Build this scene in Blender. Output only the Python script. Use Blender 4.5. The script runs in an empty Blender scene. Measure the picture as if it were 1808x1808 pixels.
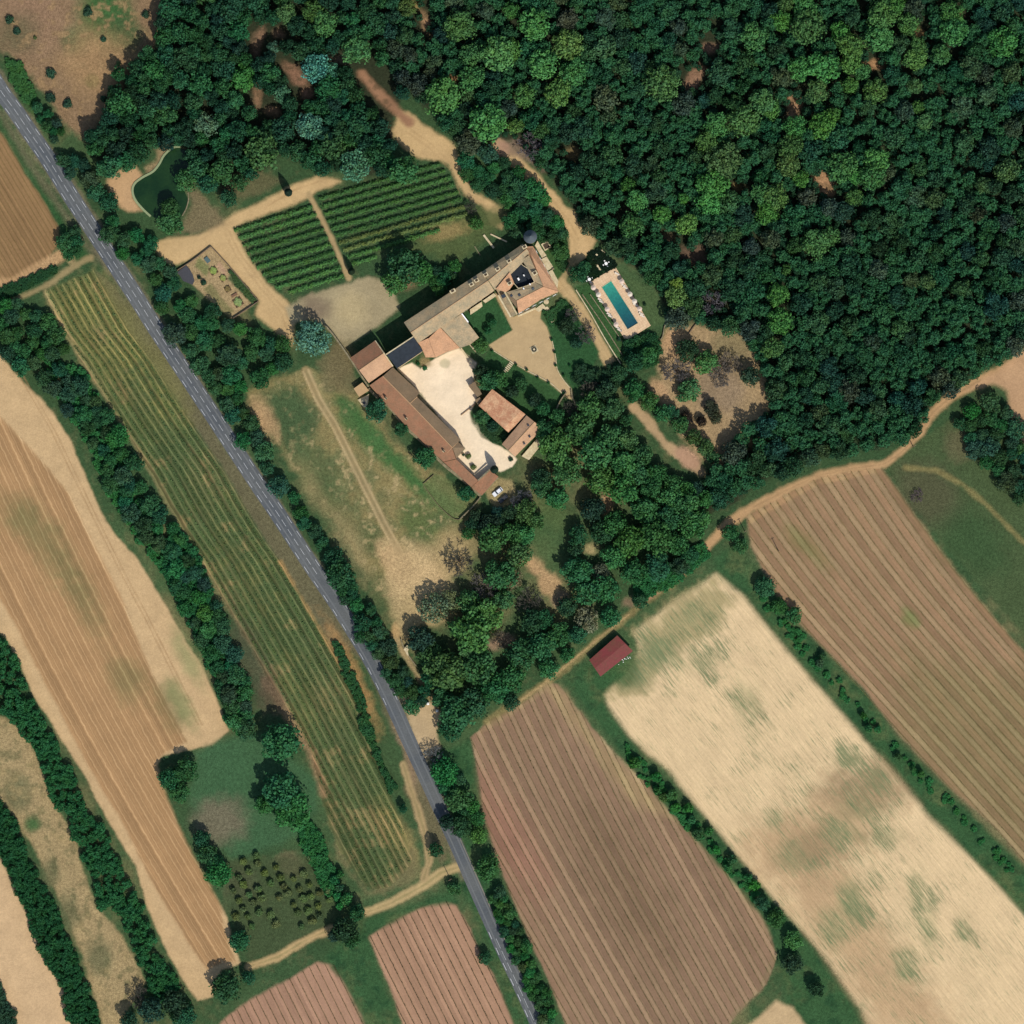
import bpy, bmesh, math, random
import numpy as np
from mathutils import Vector, Matrix
R_ = random.Random(7)
rng = np.random.default_rng(11)
scn = bpy.context.scene
COL = scn.collection
S = 0.215            # metres per photo pixel (road dashes give the scale)
CAM_H = 1800.0
def PX(x): return (x - 904.0) * S
def PY(y): return (904.0 - y) * S
def P(x, y, z=0.0): return Vector((PX(x), PY(y), z))

# ------------------------------------------------------------------ camera, sky, sun
cam_d = bpy.data.cameras.new("camera"); cam = bpy.data.objects.new("camera", cam_d); COL.objects.link(cam)
cam.location = (0, 0, CAM_H)
cam_d.sensor_width = 36; cam_d.lens = 18.0 / (904 * S / CAM_H)
cam_d.clip_start = 10; cam_d.clip_end = 30000
scn.camera = cam
SUN_EL = math.radians(52.0); SX, SY = 0.45, -0.893
wd = bpy.data.worlds.new("World"); scn.world = wd; wd.use_nodes = True
wn = wd.node_tree.nodes; wl = wd.node_tree.links
for n in list(wn): wn.remove(n)
bg = wn.new('ShaderNodeBackground'); out = wn.new('ShaderNodeOutputWorld'); sky = wn.new('ShaderNodeTexSky')
sky.sky_type = 'NISHITA'; sky.sun_disc = False; sky.sun_elevation = SUN_EL
sky.sun_rotation = math.atan2(SX, SY)
bg.inputs[1].default_value = 0.15
wl.new(sky.outputs[0], bg.inputs[0]); wl.new(bg.outputs[0], out.inputs[0])
sd_ = bpy.data.lights.new("sun", 'SUN'); so_ = bpy.data.objects.new("sun", sd_); COL.objects.link(so_)
sd_.energy = 4.35; sd_.angle = math.radians(0.5); sd_.color = (1.0, 0.965, 0.905)
dirv = Vector((-SX * math.cos(SUN_EL), -SY * math.cos(SUN_EL), -math.sin(SUN_EL)))
so_.rotation_euler = dirv.to_track_quat('-Z', 'Y').to_euler(); so_.location = (200, -400, 600)
scn.view_settings.view_transform = 'Standard'; scn.view_settings.look = 'None'
scn.view_settings.exposure = 0.0; scn.view_settings.gamma = 1.0
K = 1.45
def lin1(c):
    c = c / 255.0
    return c / 12.92 if c <= 0.04045 else ((c + 0.055) / 1.055) ** 2.4
def L(r, g, b, k=1.0):   # albedo that shows as this sRGB colour on sunlit level ground
    return tuple(min(0.85, lin1(c) / K * k) for c in (r, g, b))

# ------------------------------------------------------------------ tagging helpers
def tag(o, label=None, cat=None, group=None, kind=None):
    if label: o['label'] = label
    if cat: o['category'] = cat
    if group: o['group'] = group
    if kind: o['kind'] = kind
    return o
def empty(name, loc, rz=0.0):
    o = bpy.data.objects.new(name, None); COL.objects.link(o)
    o.location = loc; o.rotation_euler = (0, 0, rz); o.empty_display_size = 0.3
    return o
def link(name, me, mat=None, parent=None, loc=None, rz=None):
    o = bpy.data.objects.new(name, me); COL.objects.link(o)
    if mat is not None and len(me.materials) == 0: me.materials.append(mat)
    if parent is not None: o.parent = parent
    if loc is not None: o.location = loc
    if rz is not None: o.rotation_euler = (0, 0, rz)
    return o
def mesh_np(name, V, F, smooth=False):
    V = np.asarray(V, dtype=np.float32); F = np.asarray(F, dtype=np.int32)
    me = bpy.data.meshes.new(name); k = F.shape[1]
    me.vertices.add(len(V)); me.vertices.foreach_set('co', V.ravel())
    me.loops.add(F.size); me.loops.foreach_set('vertex_index', F.ravel())
    me.polygons.add(len(F)); me.polygons.foreach_set('loop_start', np.arange(0, F.size, k, dtype=np.int32))
    if smooth: me.polygons.foreach_set('use_smooth', np.ones(len(F), dtype=bool))
    me.update(calc_edges=True)
    return me
class MB:                       # collects boxes, prisms and tubes into ONE mesh
    def __init__(s): s.bm = bmesh.new()
    def poly(s, pts):
        try: s.bm.faces.new([s.bm.verts.new(p) for p in pts])
        except ValueError: pass
    def prism(s, pts, z0, z1):
        b = [s.bm.verts.new((p[0], p[1], z0)) for p in pts]; t = [s.bm.verts.new((p[0], p[1], z1)) for p in pts]
        n = len(pts)
        s.bm.faces.new(b[::-1]); s.bm.faces.new(t)
        for i in range(n): s.bm.faces.new((b[i], b[(i+1) % n], t[(i+1) % n], t[i]))
    def slab(s, pts, th):       # pts: 3D polygon, thickened downwards
        t = [s.bm.verts.new(p) for p in pts]; b = [s.bm.verts.new((p[0], p[1], p[2]-th)) for p in pts]
        n = len(pts); s.bm.faces.new(t); s.bm.faces.new(b[::-1])
        for i in range(n): s.bm.faces.new((b[i], b[(i+1) % n], t[(i+1) % n], t[i]))
    def box(s, c, d, rz=0.0):
        x, y, z = [v / 2 for v in d]; q = []
        for sx, sy in ((-1, -1), (1, -1), (1, 1), (-1, 1)):
            a, b = sx * x, sy * y
            q.append((c[0] + a * math.cos(rz) - b * math.sin(rz), c[1] + a * math.sin(rz) + b * math.cos(rz)))
        s.prism(q, c[2] - z, c[2] + z)
    def lathe(s, prof, c=(0, 0, 0), n=16):   # prof: (r, z)
        rings = []
        for r, z in prof:
            if r < 1e-4: rings.append([s.bm.verts.new((c[0], c[1], c[2] + z))])
            else: rings.append([s.bm.verts.new((c[0] + r * math.cos(2*math.pi*i/n), c[1] + r * math.sin(2*math.pi*i/n), c[2] + z)) for i in range(n)])
        for a, b in zip(rings, rings[1:]):
            for i in range(n):
                j = (i + 1) % n
                if len(a) == 1 and len(b) == 1: continue
                if len(a) == 1: s.bm.faces.new((a[0], b[i], b[j]))
                elif len(b) == 1: s.bm.faces.new((a[i], a[j], b[0]))
                else: s.bm.faces.new((a[i], a[j], b[j], b[i]))
    def tube(s, a, b, r0, r1, n=6):
        a = Vector(a); b = Vector(b); d = (b - a)
        if d.length < 1e-5: return
        d.normalize(); u = d.orthogonal().normalized(); v = d.cross(u)
        A = [s.bm.verts.new(a + (u*math.cos(2*math.pi*i/n) + v*math.sin(2*math.pi*i/n)) * r0) for i in range(n)]
        B = [s.bm.verts.new(b + (u*math.cos(2*math.pi*i/n) + v*math.sin(2*math.pi*i/n)) * r1) for i in range(n)]
        for i in range(n): s.bm.faces.new((A[i], A[(i+1) % n], B[(i+1) % n], B[i]))
        s.bm.faces.new(A[::-1]); s.bm.faces.new(B)
    def build(s, name, mat, parent=None, loc=None, rz=None, bevel=0.0):
        if bevel: bmesh.ops.bevel(s.bm, geom=s.bm.edges[:], offset=bevel, segments=2, affect='EDGES', profile=0.5)
        bmesh.ops.recalc_face_normals(s.bm, faces=s.bm.faces[:])
        me = bpy.data.meshes.new(name); s.bm.to_mesh(me); s.bm.free()
        return link(name, me, mat, parent, loc, rz)

# ------------------------------------------------------------------ materials
class NT:
    def __init__(s, name, rough=0.9, spec=0.15):
        s.m = bpy.data.materials.new(name); s.m.use_nodes = True
        s.n = s.m.node_tree.nodes; s.l = s.m.node_tree.links
        s.b = s.n['Principled BSDF']; s.b.inputs['Roughness'].default_value = rough
        s.b.inputs['Specular IOR Level'].default_value = spec
    def new(s, t, **kw):
        n = s.n.new(t)
        for k, v in kw.items(): setattr(n, k, v)
        return n
    def noise(s, scale, detail=3, rough=0.6, vec=None, out=0):
        n = s.new('ShaderNodeTexNoise'); n.inputs['Scale'].default_value = scale
        n.inputs['Detail'].default_value = detail; n.inputs['Roughness'].default_value = rough
        if vec is not None: s.l.new(vec, n.inputs['Vector'])
        return n.outputs[out]
    def pos(s): return s.new('ShaderNodeNewGeometry').outputs['Position']
    def mapr(s, v, a, b, c, d, clamp=True):
        n = s.new('ShaderNodeMapRange'); n.clamp = clamp
        s.l.new(v, n.inputs[0]); n.inputs[1].default_value = a; n.inputs[2].default_value = b
        n.inputs[3].default_value = c; n.inputs[4].default_value = d
        return n.outputs[0]
    def math(s, op, a, b=None):
        n = s.new('ShaderNodeMath', operation=op)
        for i, v in enumerate((a, b)):
            if v is None: continue
            if isinstance(v, (int, float)): n.inputs[i].default_value = v
            else: s.l.new(v, n.inputs[i])
        return n.outputs[0]
    def mix(s, fac, a, b, mode='MIX'):
        n = s.new('ShaderNodeMix', data_type='RGBA', blend_type=mode); n.clamp_result = False
        for i, v in ((0, fac), (6, a), (7, b)):
            if isinstance(v, (int, float)): n.inputs[i].default_value = v
            elif isinstance(v, tuple): n.inputs[i].default_value = (*v[:3], 1)
            else: s.l.new(v, n.inputs[i])
        return n.outputs[2]
    def scale(s, col, f):
        n = s.new('ShaderNodeVectorMath', operation='SCALE')
        if isinstance(col, tuple): n.inputs[0].default_value = col[:3]
        else: s.l.new(col, n.inputs[0])
        if isinstance(f, (int, float)): n.inputs['Scale'].default_value = f
        else: s.l.new(f, n.inputs['Scale'])
        return n.outputs[0]
    def base(s, c):
        if isinstance(c, tuple): s.b.inputs['Base Color'].default_value = (*c[:3], 1)
        else: s.l.new(c, s.b.inputs['Base Color'])
    def bump(s, h, strength=0.5, dist=0.1):
        n = s.new('ShaderNodeBump'); n.inputs['Strength'].default_value = strength; n.inputs['Distance'].default_value = dist
        s.l.new(h, n.inputs['Height']); s.l.new(n.outputs[0], s.b.inputs['Normal'])

def mat_simple(name, c, var=0.15, scale=1.5, rough=0.9, spec=0.15, c2=None, bump=0.0):
    t = NT(name, rough, spec); p = t.pos()
    f = t.mapr(t.noise(scale, 4, 0.65, p), 0.3, 0.7, 1 - var, 1 + var)
    col = c
    if c2 is not None: col = t.mix(t.mapr(t.noise(scale * 0.4, 3, 0.6, p), 0.4, 0.62, 0, 1), c, c2)
    t.base(t.scale(col, f))
    if bump: t.bump(t.noise(scale * 3, 3, 0.6, p), bump, 0.15)
    return t.m
def mat_ground(name='soil_and_grass', amp=0.36):
    t = NT(name, 0.95, 0.05); p = t.pos()
    a = t.new('ShaderNodeAttribute', attribute_name='Col')
    n1 = t.mapr(t.noise(0.9, 5, 0.8, p), 0.33, 0.67, 1 - amp, 1 + amp)
    n2 = t.mapr(t.noise(0.16, 3, 0.6, p), 0.3, 0.7, 0.9, 1.1)
    n3 = t.mapr(t.noise(2.6, 2, 0.6, p), 0.3, 0.7, 1 - amp * 0.8, 1 + amp * 0.8)
    f = t.math('MULTIPLY', t.math('MULTIPLY', n1, n2), n3)
    t.base(t.scale(a.outputs['Color'], f)); t.bump(t.noise(1.6, 4, 0.7, p), 0.5, 0.25)
    return t.m
def mat_field(name, stops, breakup=0.5, amp=0.12, fine=None, streak=(0.5, .06), weeds=0.0, rowvar=.12):
    """stops: (pos, multiplier rgb) across one row period"""
    t = NT(name, 0.95, 0.05); p = t.pos()
    a = t.new('ShaderNodeAttribute', attribute_name='Col'); r = t.new('ShaderNodeAttribute', attribute_name='row')
    wob = t.mapr(t.noise(0.35, 2, 0.5, p), 0.3, 0.7, -0.05, 0.05)
    fr = t.math('FRACT', t.math('ADD', r.outputs['Fac'], wob))
    cr = t.new('ShaderNodeValToRGB'); el = cr.color_ramp.elements
    el[0].position = stops[0][0]; el[0].color = (*[v / 2.2 for v in stops[0][1]], 1)
    el[1].position = stops[-1][0]; el[1].color = (*[v / 2.2 for v in stops[-1][1]], 1)
    for q, c in stops[1:-1]:
        e = el.new(q); e.color = (*[v / 2.2 for v in c], 1)
    t.l.new(fr, cr.inputs[0])
    st = t.scale(cr.outputs[0], 2.2)
    br = t.mapr(t.noise(0.12, 4, 0.7, p), 0.35, 0.6, 1 - breakup, 1)
    st = t.mix(br, (1, 1, 1), st)
    c = t.mix(1.0, a.outputs['Color'], st, 'MULTIPLY')
    if fine:
        per, str_ = fine
        ff = t.math('SINE', t.math('MULTIPLY', r.outputs['Fac'], 2 * math.pi * per))
        c = t.scale(c, t.mapr(ff, -1, 1, 1 - str_, 1 + str_))
    wn_ = t.new('ShaderNodeTexWhiteNoise', noise_dimensions='1D'); t.l.new(t.math('FLOOR', t.math('MULTIPLY', t.math('ADD', r.outputs['Fac'], wob), 2.0)), wn_.inputs['W'])
    c = t.scale(c, t.mapr(wn_.outputs['Value'], 0, 1, 1 - rowvar, 1 + rowvar))
    n1 = t.mapr(t.noise(1.2, 4, 0.75, p), 0.3, 0.7, 1 - amp, 1 + amp)
    n2 = t.mapr(t.noise(0.1, 3, 0.6, p), 0.3, 0.7, 0.93, 1.07)
    rt = t.new('ShaderNodeMapping', vector_type='POINT'); rt.inputs['Rotation'].default_value = (0, 0, math.pi / 2 - math.atan(streak[0])); t.l.new(p, rt.inputs[0])
    sc_ = t.new('ShaderNodeMapping'); sc_.inputs['Scale'].default_value = (.07, 1.1, 1); t.l.new(rt.outputs[0], sc_.inputs[0])
    n3 = t.mapr(t.noise(1.6, 3, .6, sc_.outputs[0]), .3, .7, 1 - streak[1], 1 + streak[1])
    if weeds:
        s2 = t.new('ShaderNodeMapping'); s2.inputs['Scale'].default_value = (.11, 1.9, 1); s2.inputs['Location'].default_value = (3, 7, 0); t.l.new(rt.outputs[0], s2.inputs[0])
        wa = t.new('ShaderNodeAttribute', attribute_name='weed')
        wv = t.math('ADD', t.noise(1.0, 4, .75, s2.outputs[0]), t.math('MULTIPLY', wa.outputs['Fac'], .17))
        wv = t.math('ADD', wv, t.math('MULTIPLY', t.math('SUBTRACT', t.noise(.07, 3, .6, p), .5), .35))
        c = t.mix(t.mapr(wv, .56, .74, 0, weeds), c, L(112, 126, 86))
        c = t.mix(t.mapr(t.math('SUBTRACT', t.noise(1.7, 2, .6, s2.outputs[0]), t.math('MULTIPLY', wa.outputs['Fac'], -.04)), .66, .72, 0, .6), c, L(150, 124, 90))
    t.base(t.scale(c, t.math('MULTIPLY', t.math('MULTIPLY', n1, n2), n3))); t.bump(t.noise(1.6, 4, 0.7, p), 0.3, 0.2)
    return t.m
def mat_foliage(name, translucent=0.3):
    t = NT(name, 0.7, 0.15); p = t.pos()
    oi = t.new('ShaderNodeObjectInfo')
    f1 = t.mapr(t.noise(1.1, 4, 0.75, p), 0.3, 0.7, 0.72, 1.3)
    f2 = t.mapr(oi.outputs['Random'], 0, 1, 0.8, 1.22)
    c = t.scale(oi.outputs['Color'], t.math('MULTIPLY', f1, f2))
    hue = t.mix(t.mapr(t.noise(0.28, 3, 0.6, p), 0.42, 0.66, 0, 0.6), c, t.mix(1.0, c, (1.25, 1.0, 0.62), 'MULTIPLY'))
    t.base(hue)
    tr = t.new('ShaderNodeBsdfTranslucent'); t.l.new(hue, tr.inputs[0])
    ms = t.new('ShaderNodeMixShader'); ms.inputs[0].default_value = translucent
    t.l.new(t.b.outputs[0], ms.inputs[1]); t.l.new(tr.outputs[0], ms.inputs[2])
    t.l.new(ms.outputs[0], t.n['Material Output'].inputs[0])
    return t.m
def mat_roof(name, c, c2, ang, var=0.16):
    """canal tiles: fine ribs running down the slope, mottled"""
    t = NT(name, 0.9, 0.1); p = t.pos()
    mp = t.new('ShaderNodeMapping'); mp.inputs['Rotation'].default_value = (0, 0, ang); t.l.new(p, mp.inputs[0])
    w = t.new('ShaderNodeTexWave'); w.inputs['Scale'].default_value = 1.25; w.inputs['Distortion'].default_value = 0.6
    t.l.new(mp.outputs[0], w.inputs['Vector'])
    rib = t.mapr(w.outputs['Fac'], 0, 1, 0.9, 1.08)
    m = t.mix(t.mapr(t.noise(0.35, 5, 0.75, p), 0.4, 0.62, 0, 1), c, c2)
    f = t.mapr(t.noise(2.2, 3, 0.75, p), 0.3, 0.7, 1 - var, 1 + var)
    lich = t.mapr(t.noise(0.13, 4, 0.7, p), 0.4, 0.65, 1.05, 0.9)
    t.base(t.scale(m, t.math('MULTIPLY', t.math('MULTIPLY', rib, f), lich)))
    t.bump(w.outputs['Fac'], 0.5, 0.08)
    return t.m

M_GROUND = mat_ground()
M_FOL = mat_foliage('leaves'); M_NEEDLE = mat_foliage('needles', 0.2)
M_BARK = mat_simple('bark', (0.10, 0.075, 0.055), 0.3, 6)
M_STONE = mat_simple('pale_stone', L(222, 205, 165), 0.12, 2.0, c2=L(200, 180, 140))
M_STONE_OLD = mat_simple('old_stone_wall', L(150, 138, 108), 0.2, 2.5, c2=L(120, 110, 84))
M_WALLR = mat_simple('rendered_wall', L(226, 200, 158), 0.1, 1.2, c2=L(205, 180, 138))
M_WHITE = mat_simple('white_paint', (0.72, 0.70, 0.66), 0.05, 3, 0.5, 0.3)
M_DARKM = mat_simple('dark_metal', (0.03, 0.03, 0.035), 0.2, 3, 0.4, 0.4)
M_WOOD = mat_simple('weathered_wood', (0.16, 0.11, 0.07), 0.25, 5)
M_GLASS = mat_simple('window_glass', (0.03, 0.04, 0.05), 0.1, 3, 0.12, 0.6)
M_SHUTTER = mat_simple('grey_green_shutter', (0.16, 0.20, 0.18), 0.1, 3)
M_SOILB = mat_simple('dark_earth', L(88, 70, 52), 0.25, 2)

# ------------------------------------------------------------------ ground raster (albedo only)
N = 1000; CELL = 0.40; HALF = N * CELL / 2
ax = (np.arange(N + 1) * CELL - HALF).astype(np.float32)
XX, YY = np.meshgrid(ax, ax)                 # row index = y
PXX = XX / S + 904.0; PYY = 904.0 - YY / S   # photo pixels
def vnoise(X, Y, scale, seed):
    r = np.random.default_rng(seed); G = r.random((256, 256)).astype(np.float32)
    x = X / scale + 1000.5; y = Y / scale + 1000.5
    xi = np.floor(x).astype(int); yi = np.floor(y).astype(int); fx = x - xi; fy = y - yi
    fx = fx * fx * (3 - 2 * fx); fy = fy * fy * (3 - 2 * fy)
    a = G[yi % 256, xi % 256]; b = G[yi % 256, (xi+1) % 256]; c = G[(yi+1) % 256, xi % 256]; d = G[(yi+1) % 256, (xi+1) % 256]
    return (a + (b - a) * fx) * (1 - fy) + (c + (d - c) * fx) * fy
def fbm(scale, seed, octs=4, X=None, Y=None):
    X = XX if X is None else X; Y = YY if Y is None else Y
    v = 0; a = 1; s = 0
    for i in range(octs):
        v = v + a * vnoise(X, Y, scale / 2**i, seed + i * 17); s += a; a *= 0.55
    return v / s - 0.5
NZ = {2: fbm(2.5, 1), 8: fbm(8, 2), 25: fbm(25, 3, 5), 60: fbm(60, 4, 4)}
_u = XX * math.cos(-.896) + YY * math.sin(-.896); _v = -XX * math.sin(-.896) + YY * math.cos(-.896)
NZ['s'] = fbm(1.0, 9, 3, _u / 13.0, _v / .8) + .35 * NZ[8]
WH = (rng.random(XX.shape).astype(np.float32) - 0.5)
def bbox(pts, m):
    xs = [p[0] for p in pts]; ys = [p[1] for p in pts]
    i0 = np.searchsorted(ax, (min(xs) - m - 904) * S); i1 = np.searchsorted(ax, (max(xs) + m - 904) * S)
    j0 = np.searchsorted(ax, (904 - max(ys) - m) * S); j1 = np.searchsorted(ax, (904 - min(ys) + m) * S)
    return slice(max(0, j0), min(N + 1, j1)), slice(max(0, i0), min(N + 1, i1))
def segd(X, Y, a, b):
    dx, dy = b[0] - a[0], b[1] - a[1]; l2 = dx*dx + dy*dy + 1e-9
    t = np.clip(((X - a[0]) * dx + (Y - a[1]) * dy) / l2, 0, 1)
    return np.hypot(X - a[0] - t * dx, Y - a[1] - t * dy)
def sdist(X, Y, pts):                        # >0 inside, in px
    d = np.full(X.shape, 1e9, np.float32); ins = np.zeros(X.shape, bool); n = len(pts)
    for i in range(n):
        a, b = pts[i], pts[(i+1) % n]
        d = np.minimum(d, segd(X, Y, a, b))
        if a[1] != b[1]:
            c = ((a[1] > Y) != (b[1] > Y)) & (X < (b[0] - a[0]) * (Y - a[1]) / (b[1] - a[1]) + a[0]); ins ^= c
    return np.where(ins, d, -d)
def ldist(X, Y, pts, w):
    d = np.full(X.shape, 1e9, np.float32)
    for i in range(len(pts) - 1): d = np.minimum(d, segd(X, Y, pts[i], pts[i+1]))
    return w / 2 - d
C = np.zeros(XX.shape + (3,), np.float32)
LAB = np.zeros((N, N), np.int16)
ROW = np.zeros(XX.shape, np.float32)
def smooth(t): t = np.clip(t, 0, 1); return t * t * (3 - 2 * t)
STREAK = [0.0]
def lay(sl, d, col, f, amp, op):
    j, i = sl
    if STREAK[0]: d = d + NZ['s'][j, i] * STREAK[0]
    d = d + amp * (NZ[2][j, i] * 1.2 + NZ[8][j, i] * 1.4)
    w = (smooth((d + f) / (2 * f)) * op)[..., None]
    C[j, i] = C[j, i] * (1 - w) + np.array(col, np.float32) * w
    return d
def paint(pts, col, f=4, amp=10, op=1.0, lab=None):
    sl = bbox(pts, f + amp * 2 + 2); d = lay(sl, sdist(PXX[sl], PYY[sl], pts), col, f, amp, op)
    if lab is not None: setlab(sl, d, lab)
def setlab(sl, d, lab):
    j, i = sl; jj = slice(j.start, min(j.stop, N)); ii = slice(i.start, min(i.stop, N))
    m = d[:jj.stop - jj.start, :ii.stop - ii.start] > 0
    LAB[jj, ii][m] = lab
def line(pts, w, col, f=3, amp=4, op=1.0, lab=None):
    sl = bbox(pts, w + f + amp * 2 + 2); d = lay(sl, ldist(PXX[sl], PYY[sl], pts, w), col, f, amp, op)
    if lab is not None: setlab(sl, d, lab)
def _rut(pts, w): pass
def blob(x, y, r, col, f=10, amp=14, op=1.0, ry=None, ang=0.0):
    ry = ry or r; m = max(r, ry) + f + amp * 2
    sl = bbox([(x, y)], m + 4); X = PXX[sl] - x; Y = PYY[sl] - y
    c, s_ = math.cos(ang), math.sin(ang); u = X * c + Y * s_; v = -X * s_ + Y * c
    lay(sl, (1 - np.hypot(u / r, v / ry)) * min(r, ry), col, f, amp, op)

def mottle(pts, col, key, thr, wid_, op):
    sl = bbox(pts, 12); j, i = sl; d = sdist(PXX[sl], PYY[sl], pts)
    w = smooth((NZ[key][j, i] + .35 * NZ[2][j, i] - thr) / wid_) * smooth((d + 8) / 16) * op
    C[j, i] = C[j, i] * (1 - w[..., None]) + np.array(col, np.float32) * w[..., None]
WEED = np.zeros(XX.shape, np.float32)
def weed(x, y, r, ry, ang, amt):
    m = max(r, ry) * 1.8; sl = bbox([(x, y)], m); X = PXX[sl] - x; Y = PYY[sl] - y; c, s_ = math.cos(ang), math.sin(ang)
    q = NZ[8][sl] * .8 + np.hypot((X * c + Y * s_) / r, (-X * s_ + Y * c) / ry) + NZ[8][sl] * .8; WEED[sl] = np.maximum(WEED[sl], amt * smooth(1.5 - q))
GRASS = L(60, 84, 52); GRASS2 = L(74, 96, 60); DRY = L(138, 122, 84); TAN = L(198, 166, 118); SAND = L(203, 170, 120)
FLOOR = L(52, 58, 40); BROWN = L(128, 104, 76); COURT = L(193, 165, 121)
C[:] = GRASS
w = smooth((NZ[60] * 1.6 + NZ[25] * 1.2 + 0.35)[..., None]); C[:] = C * (1 - w) + np.array(GRASS2, np.float32) * w
w = smooth((NZ[25] * 3 + NZ[8] * 1.5 - 0.15)[..., None]) * 0.5; C[:] = C * (1 - w) + np.array(DRY, np.float32) * w
w = smooth((NZ[2] * 1.4 + NZ[8] * .8 - .05)[..., None] * 2.5) * 0.35; C[:] = C * (1 - w) + np.array(L(104,106,70), np.float32) * w

# --- woods floor
WOOD_E = [(700,-30),(1840,-30),(1840,600),(1770,632),(1700,672),(1650,710),(1610,765),(1560,790),(1480,800),(1420,815),(1340,855),(1290,890),(1255,905),(1235,880),(1240,845),(1290,790),(1310,765),(1362,720),(1355,660),(1330,610),(1290,578),(1250,572),(1180,560),(1160,500),(1110,465),(1070,440),(1052,420),(1015,370),(975,315),(905,250),(860,250),(830,255),(790,225),(745,185),(700,140),(690,60)]
WOOD_N = [(300,-30),(720,-30),(720,150),(700,200),(690,265),(700,290),(650,310),(610,298),(560,300),(525,288),(505,268),(480,280),(470,296),(440,312),(420,330),(400,368),(390,330),(345,320),(338,280),(318,252),(270,262),(235,285),(195,300),(160,275),(153,243),(198,190),(205,135),(250,105),(285,80),(290,30)]
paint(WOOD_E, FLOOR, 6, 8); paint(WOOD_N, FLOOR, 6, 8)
# --- north west dry meadow
paint([(-30,-30),(305,-30),(288,40),(275,85),(215,125),(198,190),(150,250),(112,215),(60,140),(-30,60)], L(140,114,84), 8, 8)
blob(55, 30, 60, L(150,118,92), 40, 20, 0.6)
blob(190, 25, 48, L(58,98,52), 25, 16, 0.95, 55); blob(215, 60, 35, L(70,92,56), 20, 14, 0.8); blob(132, 72, 24, L(76,98,62), 12, 8, 0.8); blob(162, 143, 13, L(84,100,56), 5, 4, 0.9)
blob(170, 110, 60, L(168,134,92), 30, 20, 0.7); blob(30, 60, 35, L(92,90,62), 20, 15, 0.7)
line([(20,110),(45,160),(62,190)], 20, L(72,100,50), 6, 8, .8)
# --- strip between road and west field
paint([(-20,170),(30,240),(120,395),(165,455),(140,470),(112,440),(108,405),(0,225),(-20,190)], L(52,86,48), 5, 6)
line([(-5,190),(60,300),(150,430),(190,470),(260,560),(430,810),(620,1100),(700,1250)], 12, L(112,104,78), 8, 5, .75)
# --- fields
def field_rows(pts, lab, slope, period, phase=0.0, y0=None):
    """slope(y)=dx/dy ; row coordinate = (x - X0(y)) / period"""
    ys = np.arange(-60, 1900, 2.0); sl_ = np.array([slope(v) for v in ys]); X0 = np.concatenate([[0], np.cumsum((sl_[1:] + sl_[:-1]) / 2 * 2.0)])
    for q in (pts if isinstance(pts[0], list) else [pts]):
        sl = bbox(q, 6); m = sdist(PXX[sl], PYY[sl], q) > -9
        ROW[sl] = np.where(m, (PXX[sl] - np.interp(PYY[sl], ys, X0)) / period + phase, ROW[sl])
    return ys, X0
F1 = [(-30,590),(0,628),(40,675),(80,710),(120,770),(145,825),(178,905),(205,945),(245,990),(275,1040),(315,1110),(350,1165),(385,1240),(404,1290),(375,1315),(330,1325),(285,1335),(275,1352),(290,1400),(320,1470),(345,1530),(375,1580),(402,1620),(410,1660),(425,1702),(390,1712),(375,1760),(350,1765),(330,1740),(300,1690),(262,1605),(240,1530),(185,1440),(150,1370),(100,1290),(60,1230),(32,1165),(10,1125),(-30,1100)]
paint(F1, L(203,170,124), 3, 3, lab=13)
paint([(-30,700),(0,735),(60,800),(120,870),(160,950),(210,1045),(250,1150),(285,1225),(330,1310),(290,1330),(275,1345),(300,1420),(340,1510),(385,1590),(400,1650),(415,1698),(392,1700),(366,1712),(330,1660),(270,1560),(215,1450),(165,1370),(110,1265),(60,1170),(30,1110),(0,1060),(-30,1030)], L(174,137,95), 5, 3, lab=1)
for o_ in (0, 7): line([(20+o_,640),(90+o_,760),(160+o_,905),(215+o_,1015),(255+o_,1090),(300+o_,1180),(350+o_,1280)], 1.6, L(160,126,86), 1.2, 1, .7)
for b in ((70,950,30,70),(120,1000,22,60),(150,1060,20,60),(30,910,25,40),(225,1200,26,36),(300,1250,22,40)): blob(b[0], b[1], b[2], L(118,112,72), 22, 16, .6, b[3], -0.45)
blob(330, 1160, 14, L(130,140,90), 12, 10, .6, 45, -0.45); blob(320,1240,14,L(120,135,84),10,8,.55,45,-.45)
f1s = lambda y: 0.47 + 0.14 * smooth((y - 800) / 900.0)
field_rows(F1, 1, f1s, 20.0)
F2 = [(830,1302),(870,1268),(925,1240),(968,1205),(985,1208),(1010,1240),(1060,1300),(1105,1355),(1150,1385),(1180,1430),(1230,1480),(1290,1550),(1335,1605),(1360,1650),(1372,1685),(1352,1740),(1300,1790),(1270,1840),(1010,1840),(975,1745),(930,1650),(885,1540),(855,1440),(845,1370)]
paint(F2, L(150,120,94), 2.5, 3, lab=2)
paint([(960,1210),(985,1212),(1060,1305),(1110,1362),(1200,1450),(1120,1420),(1060,1350),(1000,1270)], L(168,142,102), 12, 8, .8)
blob(1100,1560,60,L(124,100,76),40,25,.6,180,-.5); blob(900,1480,40,L(158,112,92),30,20,.6,110,-.45)
f2s = lambda y: 0.47 + 0.10 * smooth((y - 1250) / 350.0)
f2r = field_rows(F2, 2, f2s, 24.0)
F3 = [(1318,912),(1370,880),(1440,845),(1500,830),(1555,824),(1600,890),(1650,960),(1710,1040),(1770,1110),(1840,1190),(1840,1560),(1760,1465),(1670,1385),(1590,1300),(1520,1210),(1440,1130),(1400,1090),(1370,1050),(1345,1000),(1325,960)]
paint(F3, L(156,127,96), 4, 3, lab=3)
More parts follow.
